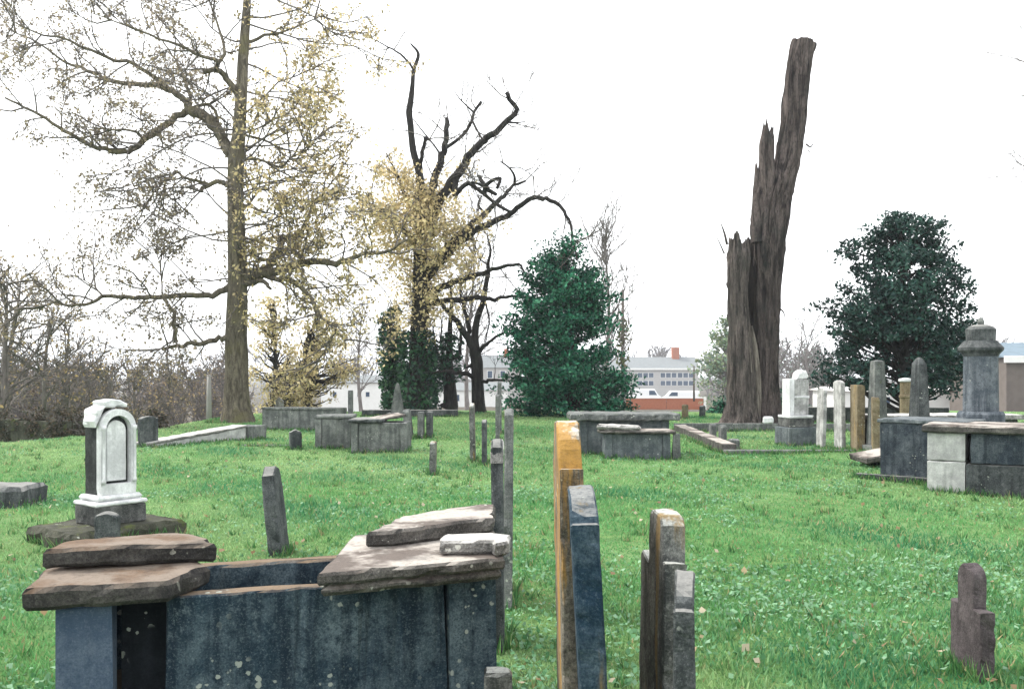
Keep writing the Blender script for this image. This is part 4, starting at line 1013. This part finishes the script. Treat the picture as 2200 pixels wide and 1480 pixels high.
# ---- bare trees grown freely
def bare_tree(name, label, x, y, H, r, mat, n1=26, l1=(.25, .5), n2=5, n3=4, leafcols=None, leafn=0, leafsize=.13, group=None, lean=0., spread=(.5, 1.0), up=.1, twr=.02, K=7):
    z0 = gz(x, y); root = empty(name, (x, y, z0), 0, label, 'tree', group)
    t = np.linspace(0, 1, 9); P = np.stack([x + lean * t * H + .02 * H * np.sin(t * 5 + x), y + .02 * H * np.cos(t * 4 + x) - .02 * H, z0 - .3 + t * (H + .3)], 1); R = r * (1 - t) ** .8 + .012
    R[0] *= 1.4
    V, F = single_tube(P, R, 9, .08, x); part('trunk', (V - np.array(root.location), F), M[mat], root, True)
    L1 = spawn(even_poly(P, 14)[0][None], n1, .22, .97, l1[0] * H, l1[1] * H, spread, K, .16, up)
    fall = 1 - .6 * (L1[:, 0, 2] - z0) / H; L1 = L1[:, :1] + (L1 - L1[:, :1]) * fall[:, None, None]
    L2 = spawn(L1, n2, .2, 1, .10 * H, .2 * H, (.4, .9), 5, .2, up); L3 = spawn(L2, n3, .2, 1, .04 * H, .10 * H, (.4, .9), 4, .25, up)
    rr = lambda Q, r0: np.broadcast_to(np.linspace(r0, r0 * .35, Q.shape[1]), Q.shape[:2]).copy()
    add_twigs(root, merge([tubes(L1, rr(L1, r * .30), 5), tubes(L2, rr(L2, twr), 3), tubes(L3, rr(L3, twr * .6), 3)]), mat, 'branches')
    if leafn: add_leaves(root, np.concatenate([pts_on(L3, leafn, .2, .1)]), leafsize, leafcols)
    return root
def at(px, Y): return (px - 1100) / 2000 * Y
bare_tree('bare_tree', 'slender bare tree with upswept twigs behind the evergreen', at(1300, 52), 52, 10.5, .15, 'bark_grey', 26, (.28, .5), 5, 4, spread=(.35, .8), up=.16, twr=.026)
# left edge thicket
WD = BROWN + OLIVE[:2]
spec = [(40, 31, 6.4, .16, 'dark brown leafed tree at the far left edge'), (95, 35, 6.0, .12, 'second brown thicket tree from the left edge'), (150, 37, 5.4, .10, 'small brown tree behind the white marble monument, left of it'),
        (235, 41, 4.0, .10, 'brown scrubby tree directly above the white marble monument'), (300, 44, 4.3, .10, 'thin brown tree between the marble monument and the oak'), (375, 48, 4.0, .10, 'far brown scrub tree left of the oak trunk'),
        (10, 41, 8.0, .16, 'taller grey brown tree in the left thicket behind the edge tree'), (430, 52, 4.2, .09, 'grey scrub tree near the pale utility pole')]
for i, (px, Y, H, r, lb) in enumerate(spec):
    bare_tree('thicket_tree', lb, at(px, Y), Y, H, r, 'bark_brown', 24, (.32, .6), 5, 3, WD + [(.40, .30, .14)], 1, .13, 'thicket trees below the left slope', random.uniform(-.12, .12), (.6, 1.3), .04, .022)
bare_tree('bare_tree', 'bare tree beyond the frame whose twigs enter at the upper right', at(2330, 26), 26, 12.5, .2, 'bark_grey', 22, (.2, .36), 5, 4, up=.15)
bare_tree('bare_tree', 'thin bare tree rising right of the broken tree, behind it', at(1010, 60), 60, 12.0, .14, 'bark_grey', 18, (.2, .38), 5, 4, spread=(.3, .8), up=.2, twr=.03)
bare_tree('bare_tree', 'grey tree behind the white house left of the narrow evergreen', at(775, 64), 64, 7.5, .14, 'bark_grey', 20, (.3, .5), 5, 4, twr=.02)

# far woods: a mass nobody could count
def woods(name, label, spots, mat, dens=1.0, leafcols=None):
    G = []; LV = []
    for (x, y, H) in spots:
        z0 = gz(x, y); t = np.linspace(0, 1, 5); P = np.stack([np.full(5, x) + rng.normal(0, .15, 5), np.full(5, y), z0 + t * H], 1)
        L1 = spawn(P[None], int(16 * dens), .05, .97, .25 * H, .5 * H, (.4, 1.1), 5, .2, .1); L2 = spawn(L1, 4, .2, 1, .1 * H, .22 * H, (.4, .9), 4, .25, .08); L3 = spawn(L2, 3, .2, 1, .05 * H, .1 * H, (.4, .9), 3, .25, .08)
        s = y / 2000 * 1.1
        G += [tubes(P[None], np.linspace(.14, .03, 5)[None], 5)] + [tubes(L, np.full(L.shape[:2], max(.012, s * q)), 3) for L, q in ((L1, 1.0), (L2, .7), (L3, .55))]
        if leafcols is not None: LV.append(pts_on(L2, 3, .2, .2))
    root = empty(name, (0, 0, 0), 0); root['kind'] = 'stuff'; root['label'] = label
    V, F = merge(G); o = link('branches', np_mesh('branches', V, F), M[mat], root); o['kind'] = 'stuff'
    if leafcols is not None:
        V, F, col = leaves(np.concatenate(LV), .22, leafcols); o = link('leaves', np_mesh('leaves', V, F, col), M['leaf'], root); o['kind'] = 'stuff'
sp = [(at(px, Y) , Y, H) for px, Y, H in [(random.uniform(-120, 520), random.uniform(60, 110), random.uniform(3.8, 5.6)) for _ in range(80)]]
woods('far_woods', 'brown grey winter woods below the left slope', sp, 'bark_brown', 1.0, BROWN + [(.24, .21, .19), (.22, .19, .17), (.2, .18, .17)])
sp = [(at(px, Y), Y, H) for px, Y, H in [(random.uniform(480, 2350), random.uniform(270, 340), random.uniform(9, 15)) for _ in range(70)]]
woods('distant_woods', 'pale distant bare trees along the skyline', sp, 'bark_grey', .8, [(.30, .30, .27), (.26, .27, .24)])
sp = [(at(px, Y), Y, H) for px, Y, H in [(random.uniform(1660, 1800), random.uniform(90, 130), random.uniform(5, 7.5)) for _ in range(14)]]
woods('scrub_woods', 'pale grey green scrub behind the dead trunk', sp, 'bark_grey', .8, [(.24, .28, .24), (.20, .25, .21)])

# ------------------------------------------------------------------ poles
def pole(px, Y, z0, z1, r, mat, label, arms=(), cat='pole'):
    x = at(px, Y); root = empty('utility_pole', (x, Y, gz(x, Y)), 0, label, cat); g = root.location[2]
    part('shaft', lathe([(r * 1.15, z0 - g - .5), (r, (z1 - g) * .5), (r * .8, z1 - g)], 10), M[mat], root, True)
    for zz, L in arms: part('crossarm', box(-L, L, -.05, .05, zz - g, zz - g + .1, jit=.0), M[mat], root)
    return root
pole(449, 33, 0, 1.52, .085, 'pole', 'pale upright post left of the oak trunk')
pp = pole(1338, 60, -.5, 6.9, .11, 'darkpole', 'tall dark pole with ivy tufts right of the evergreen')
n = 260; z = np.r_[rng.normal(4.1, .45, 160), rng.normal(2.6, .35, 100)]; Q = np.stack([rng.normal(0, .22, n), rng.normal(0, .22, n), z - gz(at(1338, 60), 60)], 1)
V, F, col = leaves(Q, .26, [(.10, .12, .05), (.14, .13, .06), (.07, .09, .04)]); o = link('ivy', np_mesh('ivy', V, F, col), M['leaf'], pp); o['kind'] = 'stuff'
pole(1491, 100, -1, 2.3, .1, 'darkpole', 'thin lamp post in front of the brick wall')

# ------------------------------------------------------------------ buildings
def gable_house(name, label, x0, x1, y, depth, zb, ze, zr, wallm, roofm, wins=(), rz=0, over=.3, chimneys=(), ridge='x', fascia=None, winmat='pane', frame='whitewood'):
    r = empty(name, (x0, y, zb), rad(rz), label, 'building'); L = x1 - x0; h = ze - zb; hr = zr - zb
    part('wall', box(0, L, 0, depth, -.5, h, jit=0, bevel=.01, step=5), M[wallm], r)
    if ridge == 'x':
        V = [(-over, -over, h + .003), (L + over, -over, h + .003), (L + over, depth + over, h + .003), (-over, depth + over, h + .003), (-over, depth / 2, hr), (L + over, depth / 2, hr)]
        F = [(0, 1, 5, 4), (2, 3, 4, 5), (0, 4, 3), (1, 2, 5), (3, 2, 1, 0)]
    else:
        V = [(-over, -over, h + .003), (L + over, -over, h + .003), (L + over, depth + over, h + .003), (-over, depth + over, h + .003), (L / 2, -over, hr), (L / 2, depth + over, hr)]
        F = [(0, 4, 5, 3), (1, 2, 5, 4), (0, 1, 4), (2, 3, 5), (3, 2, 1, 0)]
    rf = part('roof', (V, F), M[roofm], r)
    if fascia: part('fascia', box(-over - .02, L + over + .02, -over - .06, -over - .003, h - .35, h + .12, jit=0, step=5), M[fascia], rf)
    for (cx, cw, ch) in chimneys: part('chimney', box(cx - cw / 2, cx + cw / 2, depth * .4, depth * .4 + cw, h, ch - zb, jit=.01, step=.5), M['brick'], rf)
    for (wx, wz, ww, wh) in wins:
        f = part('window', box(wx - .08, wx + ww + .08, -.06, -.003, wz - zb - .08, wz - zb + wh + .08, jit=0, step=3), M[frame], r)
        part('pane', box(wx, wx + ww, -.075, -.063, wz - zb, wz - zb + wh, jit=0, step=3, bevel=.002), M[winmat], f)
    return r
Y = 250; k = Y / 2000
z = lambda py: EYE - (py - 800) * k
wins = []
for row in ((801, 811), (818, 828)):
    for px0 in (1296, 1334, 1370, 1382, 1394, 1419, 1431, 1443, 1456, 1468, 1480): wins.append(((px0 - 1260) * k, z(row[1]), 10 * k, (row[1] - row[0]) * k))
gable_house('school_building', 'long two storey brick building with rows of dark windows behind the evergreen', at(1260, Y), at(1500, Y), Y, 14, -8, z(792), z(766), 'greywall', 'roofgrey', wins, chimneys=[((1460 - 1260) * k, 1.9, z(745))], fascia='whitewood', over=.5)
Y = 120; k = Y / 2000
wins = [((768 - 690) * k, z(852), 8 * k, 10 * k), ((786 - 690) * k, z(852), 8 * k, 10 * k), ((715 - 690) * k, z(852), 8 * k, 10 * k)]
gable_house('white_house', 'white house with small square windows between the yellow trees and the narrow evergreen', at(690, Y), at(822, Y), Y, 9, -3.5, z(822), z(806), 'whitewood', 'roofgrey', wins)
gable_house('white_house', 'white flat gabled house glimpsed behind the twisted tree', at(930, 130), at(1090, 130), 130, 8, -4, -.9, .2, 'whitewood', 'roofgrey', [(3, -2.4, .7, .9), (6.2, -2.4, .7, .9)])
Y = 160; k = Y / 2000
gable_house('grey_house', 'grey house with red chimney between the twisted tree and the evergreen', at(1035, Y), at(1120, Y), Y, 8, -5, z(790), z(762), 'greywall', 'roofgrey', [(1.0, z(812), .8, 1.2), (3.2, z(812), .8, 1.2)], chimneys=[(4.2, .8, z(748))])
Y = 62; k = Y / 2000
gable_house('dark_house', 'house with blue grey roof and white eaves at the right edge', at(2162, Y), at(2440, Y), Y, 8, -2, z(768), z(732), 'darkwall', 'bluegrey', [(2.6, z(830), .8, 1.4), (5.0, z(830), .8, 1.4)], fascia='whitewood')
gable_house('white_shed', 'long low white building behind the right gravestones', at(1800, 72), at(2300, 72), 72, 6, -2.5, .15, .45, 'whitewood', 'whitewood', [(3.0, -1.0, 1.0, .7), (9.2, -1.0, 1.0, .7)])

def brick_wall():
    Y = 110; k = Y / 2000
    r = empty('brick_wall', (at(1345, Y), Y, -3.4), 0, 'low red brick wall with white coping left of the dead trunk', 'wall'); L = (1512 - 1345) * k
    seg = [0, (1432 - 1345) * k, L]
    for i in range(2): 
        part('wall_section', box(seg[i] + .03, seg[i + 1] - .03, 0, .3, -.5, z_ (875, k) + 3.4 + 1.05, jit=0, step=4), M['brick'], r)
        part('coping', box(seg[i], seg[i + 1], -.05, .35, z_(875, k) + 4.453, z_(875, k) + 4.60, jit=0, step=4), M['whitewood'], r)
    part('end_post', box(L + .003, L + .3, -.04, .34, -.5, z_(875, k) + 4.62, jit=0, step=4), M['whitewood'], r)
def z_(py, k): return EYE - (py - 800) * k
brick_wall()

def vehicle(px, Y, L, H, Wd, label, kind='car', rz=0):
    x = at(px, Y); zb = gz(x, Y); r = empty('parked_car' if kind == 'car' else 'parked_van', (x, Y, zb), rad(rz), label, kind)
    if kind == 'car': prof = [(-L / 2, .25), (L / 2, .25), (L / 2, H * .55), (L * .3, H * .62), (L * .17, H), (-L * .22, H), (-L * .36, H * .64), (-L / 2, H * .58)]
    else: prof = [(-L / 2, .3), (L / 2, .3), (L / 2, H * .5), (L * .42, H * .62), (L * .30, H), (-L / 2, H)]
    part('body', prism(prof, Wd, 'y', .06, 0, .6), M['carwhite'], r)
    if kind == 'car': gl = [(-L * .30, H * .66), (L * .24, H * .66), (L * .15, H * .93), (-L * .20, H * .93)]
    else: gl = [(L * .12, H * .6), (L * .38, H * .6), (L * .29, H * .9), (L * .12, H * .9)]
    part('side_window', prism(gl, Wd + .02, 'y', .01, 0, .6), M['pane'], r)
    for s in (-.3, .3):
        V, F = lathe([(.12, -.1), (.32, -.1), (.32, .1), (.12, .1)], 16); V = np.stack([V[:, 0], V[:, 2], V[:, 1]], 1)
        for q in (-1, 1): part('wheel', (V + np.array([s * L, q * (Wd / 2 - .08), .32]), F), M['rubber'], r, True)
vehicle(1385, 170, 5.6, 2.7, 2.0, 'white van parked in front of the long brick building', 'van')
vehicle(1463, 170, 6.4, 2.3, 2.0, 'long white van parked right of the other white van', 'van', 180)
vehicle(118, 105, 4.2, 1.45, 1.7, 'white car half hidden in the thicket at the far left', 'car')

# dark hedge bank at the left, and dark wall behind the right stones
wall_run((-18.5, 29.0), (-11.2, 27.5), 1.5, .4, 'mossy', 'dark low stone wall at the foot of the left thicket', seg=1.6)
for px, lb in ((18, 'bramble bush at the far left end of the low thicket wall'), (70, 'second bramble bush from the left along the thicket wall'), (128, 'third bramble bush from the left, left of the marble monument'), (185, 'bramble bush directly left of the marble monument top'), (262, 'bramble bush right behind the marble monument top'), (330, 'bramble bush nearest the dark headstone by the white wall')):
    clump_tree('bramble_bush', lb, 27.2 + (330 - px) * .004, [(876 + random.uniform(0, 14), px - 12, px + 12), (905, px - 32, px + 32), (940, px - 36, px + 36)], [(px, 950, 2), (px, 915, 1.5), (px, 885, .8)], 26, 34, .09, [(.05, .045, .03), (.08, .06, .04), (.035, .04, .025), (.11, .085, .055)], 'bark_brown', 'leaf', clump_r=.26, cat='shrub')['group'] = 'bramble bushes at the left thicket'
wall_run((7.4, 30.5), (13.8, 29.5), .52, .35, 'greydark', 'dark stone wall behind the right tombs', seg=1.5)

# ------------------------------------------------------------------ grass, weeds, fallen leaves
KEEP_OUT = []
def keep_out_tomb(x, y):
    ang = math.atan2(.52, 1.70); dx = x + 1.79; dy = y - 3.68
    u = dx * math.cos(ang) + dy * math.sin(ang); v = -dx * math.sin(ang) + dy * math.cos(ang)
    return (u > -.02) & (u < 1.82) & (v > -.02) & (v < .78)
def scatter(n, y0, y1, p):
    """points in the wedge of lawn, denser near the front"""
    q = rng.uniform(size=n); e = 2 - p
    y = (y0 ** e + q * (y1 ** e - y0 ** e)) ** (1 / e)
    x = rng.uniform(-.62, .62, n) * y
    k = ~keep_out_tomb(x, y); return x[k], y[k]
def patch(x, y, s, o=0.):
    return np.sin(x * s + 1.3 * np.sin(y * s * .7 + o) + o) * np.cos(y * s * .9 + 1.1 * np.sin(x * s * .6 - o)) + .5 * np.sin(x * s * 2.3 + y * s * 1.7 + o * 2)
def grass():
    x, y = scatter(330000, 2.2, 37, 1.55); n = len(x)
    ok = (terrain(x, y) > -.6); x = x[ok]; y = y[ok]; n = len(x)
    pt = patch(x, y, 1.1); p2 = patch(x, y, .45, 2.); p3 = patch(x, y, 4.5, 1.)
    h = rng.uniform(.016, .042, n) * (1 + .35 * np.clip(pt, -1, 1)) * (1 + .3 * np.clip(p3, -1, 1)) * (1 + y * .015)
    wd = rng.uniform(.0025, .0045, n) * (1 + y * .16)
    th = rng.uniform(0, 2 * math.pi, n); ln = rng.uniform(.15, .95, n) * h
    ld = rng.uniform(0, 2 * math.pi, n)
    b = np.stack([x, y, terrain(x, y) - .004], 1); s = np.stack([np.cos(th), np.sin(th), np.zeros(n)], 1) * wd[:, None]
    tip = b + np.stack([np.cos(ld) * ln, np.sin(ld) * ln, h], 1)
    V = np.stack([b - s, b + s, tip], 1).reshape(-1, 3); F = np.arange(3 * n).reshape(n, 3)
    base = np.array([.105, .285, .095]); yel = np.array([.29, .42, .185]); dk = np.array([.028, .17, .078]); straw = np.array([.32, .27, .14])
    m1 = np.clip(.32 + .45 * sstep(8, 22, y) + .5 * p2 + rng.normal(0, .25, n), 0, 1)[:, None]; c = base * (1 - m1) + yel * m1  # blades paler with distance: lens flare put into their colour
    m2 = np.clip(.55 * pt + rng.normal(0, .2, n), 0, .9)[:, None]; c = c * (1 - m2) + dk * m2
    st = rng.uniform(size=n) < .03 + .22 * np.clip(patch(x, y, 1.9, 5.5) - .75, 0, 1); c[st] = straw
    c *= rng.uniform(.75, 1.3, (n, 1))
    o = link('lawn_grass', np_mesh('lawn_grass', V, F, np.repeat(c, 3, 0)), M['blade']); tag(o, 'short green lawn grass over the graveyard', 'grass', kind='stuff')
    # weeds: low broad leaves in loose patches
    x, y = scatter(170000, 2.6, 27, 1.3); g = np.zeros(len(x))
    bx, by = scatter(130, 3.0, 26, .6)
    for cx, cy in zip(bx, by):
        a_ = rng.uniform(.25, .9); b_ = a_ * rng.uniform(.5, 1.6); t_ = rng.uniform(0, 3.14); dx = x - cx; dy = y - cy
        u_ = dx * math.cos(t_) + dy * math.sin(t_); v_ = -dx * math.sin(t_) + dy * math.cos(t_); g = np.maximum(g, rng.uniform(.35, .95) * np.exp(-(u_ / a_) ** 2 - (v_ / b_) ** 2))
    k = rng.uniform(size=len(x)) < g ** 1.3
    x = x[k]; y = y[k]; n = len(x)
    Q = np.stack([x, y, terrain(x, y) + rng.uniform(.01, .045, n)], 1)
    V, F, col = leaves(Q, .036, [(.17, .33, .18), (.12, .28, .13), (.21, .36, .22), (.08, .21, .09)], .25, normal=np.tile([0, 0, 1.6], (n, 1)), aspect=.75)
    o = link('ground_weeds', np_mesh('ground_weeds', V, F, col), M['blade']); tag(o, 'pale broad leaved weeds spreading in patches through the lawn', 'weeds', kind='stuff')
    # fallen leaves
    x, y = scatter(600, 2.6, 30, 1.0); n = len(x)
    Q = np.stack([x, y, terrain(x, y) + rng.uniform(.02, .05, n)], 1)
    V, F, col = leaves(Q, .05, [(.45, .34, .22), (.36, .25, .15), (.52, .44, .33), (.25, .16, .10)], .2, normal=np.tile([0, 0, 1.4], (n, 1)), aspect=.8)
    o = link('fallen_leaves', np_mesh('fallen_leaves', V, F, col), M['leaf']); tag(o, 'tan fallen leaves scattered over the grass', 'leaves', kind='stuff')
grass()


def tufts():
    """longer untrimmed grass against the feet of the stones and scattered through the lawn"""
    bpy.context.view_layer.update()
    B = []; lo_names = ('headstone', 'footstone', 'pilaster', 'front_panel', 'side_panel', 'end_panel', 'corner_block', 'side_block', 'kerb_stone', 'foundation', 'wall_block', 'base', 'stone_stub', 'stone_block', 'plinth', 'body', 'wall', 'end_block', 'stone_post', 'broken_stem', 'trunk')
    for o in list(bpy.data.objects):
        if o.type != 'MESH' or o.name.split('.')[0] not in lo_names: continue
        n = len(o.data.vertices); V = np.empty(n * 3, np.float32); o.data.vertices.foreach_get('co', V); V = V.reshape(-1, 3)
        mw = np.array(o.matrix_world); wv = V @ mw[:3, :3].T + mw[:3, 3]
        if wv[:, 1].min() > 34 or wv[:, 2].min() > .05 or wv[:, 2].max() < .0: continue
        q = V[wv[:, 2] < wv[:, 2].min() + .04]; x0, y0 = q[:, :2].min(0); x1, y1 = q[:, :2].max(0); z0 = q[:, 2].mean()
        per = 2 * (x1 - x0 + y1 - y0); dist = wv[:, 1].mean(); k = int(min(900, per * 260 / (1 + dist * .06)))
        t = rng.uniform(0, 1, k) * per; w_, h_ = x1 - x0, y1 - y0; e = rng.uniform(0, .035, k) ** 1.0
        px = np.select([t < w_, t < w_ + h_, t < 2 * w_ + h_], [x0 + t, x1 + e, x1 - (t - w_ - h_)], x0 - e); py = np.select([t < w_, t < w_ + h_, t < 2 * w_ + h_], [y0 - e, y0 + (t - w_), y1 + e], y1 - (t - 2 * w_ - h_))
        p = np.stack([px, py, np.full(k, z0)], 1) @ mw[:3, :3].T + mw[:3, 3]; B.append(np.c_[p[:, 0], p[:, 1], np.full(k, 1.0)])
    x, y = scatter(1500, 2.6, 26, 1.2); k = 14
    B.append(np.c_[(x[:, None] + rng.normal(0, .03, (len(x), k))).ravel(), (y[:, None] + rng.normal(0, .03, (len(x), k))).ravel(), np.full(len(x) * k, .75)])
    B = np.concatenate(B); B = B[~keep_out_tomb(B[:, 0], B[:, 1])]; n = len(B); x, y = B[:, 0], B[:, 1]
    h = rng.uniform(.04, .14, n) * B[:, 2]; wd = rng.uniform(.003, .005, n) * (1 + y * .13); th = rng.uniform(0, 6.283, n); ld = rng.uniform(0, 6.283, n); ln = rng.uniform(.1, .8, n) * h
    b = np.stack([x, y, terrain(x, y) - .006], 1); s_ = np.stack([np.cos(th), np.sin(th), np.zeros(n)], 1) * wd[:, None]
    V = np.stack([b - s_, b + s_, b + np.stack([np.cos(ld) * ln, np.sin(ld) * ln, h], 1)], 1).reshape(-1, 3)
    c = np.array([(.08, .21, .065), (.13, .26, .085), (.05, .15, .05), (.22, .28, .12), (.30, .26, .14)])[rng.choice(5, n, p=[.32, .25, .25, .12, .06])] * rng.uniform(.75, 1.25, (n, 1))
    o = link('long_grass', np_mesh('long_grass', V, np.arange(3 * n).reshape(n, 3), np.repeat(c, 3, 0)), M['blade']); tag(o, 'longer untrimmed grass tufts at the feet of the stones', 'grass', kind='stuff')
tufts()

# ------------------------------------------------------------------ damp autumn air
def haze():
    m, n, out = new_mat('damp air'); pv = N(n, 'ShaderNodeVolumePrincipled'); pv.inputs['Color'].default_value = (.86, .92, 1, 1); pv.inputs['Density'].default_value = .0005; pv.inputs['Anisotropy'].default_value = .2
    n.links.new(pv.outputs[0], out.inputs['Volume'])
    V = [(x, y, z) for z in (-12, 26) for y in (-20, 1480) for x in (-940, 940)]
    F = [(0, 2, 3, 1), (4, 5, 7, 6), (0, 1, 5, 4), (2, 6, 7, 3), (0, 4, 6, 2), (1, 3, 7, 5)]
    o = link('haze', mesh_of('haze', V, F), m); tag(o, 'thin pale autumn haze over the valley', 'haze', kind='stuff')
haze()
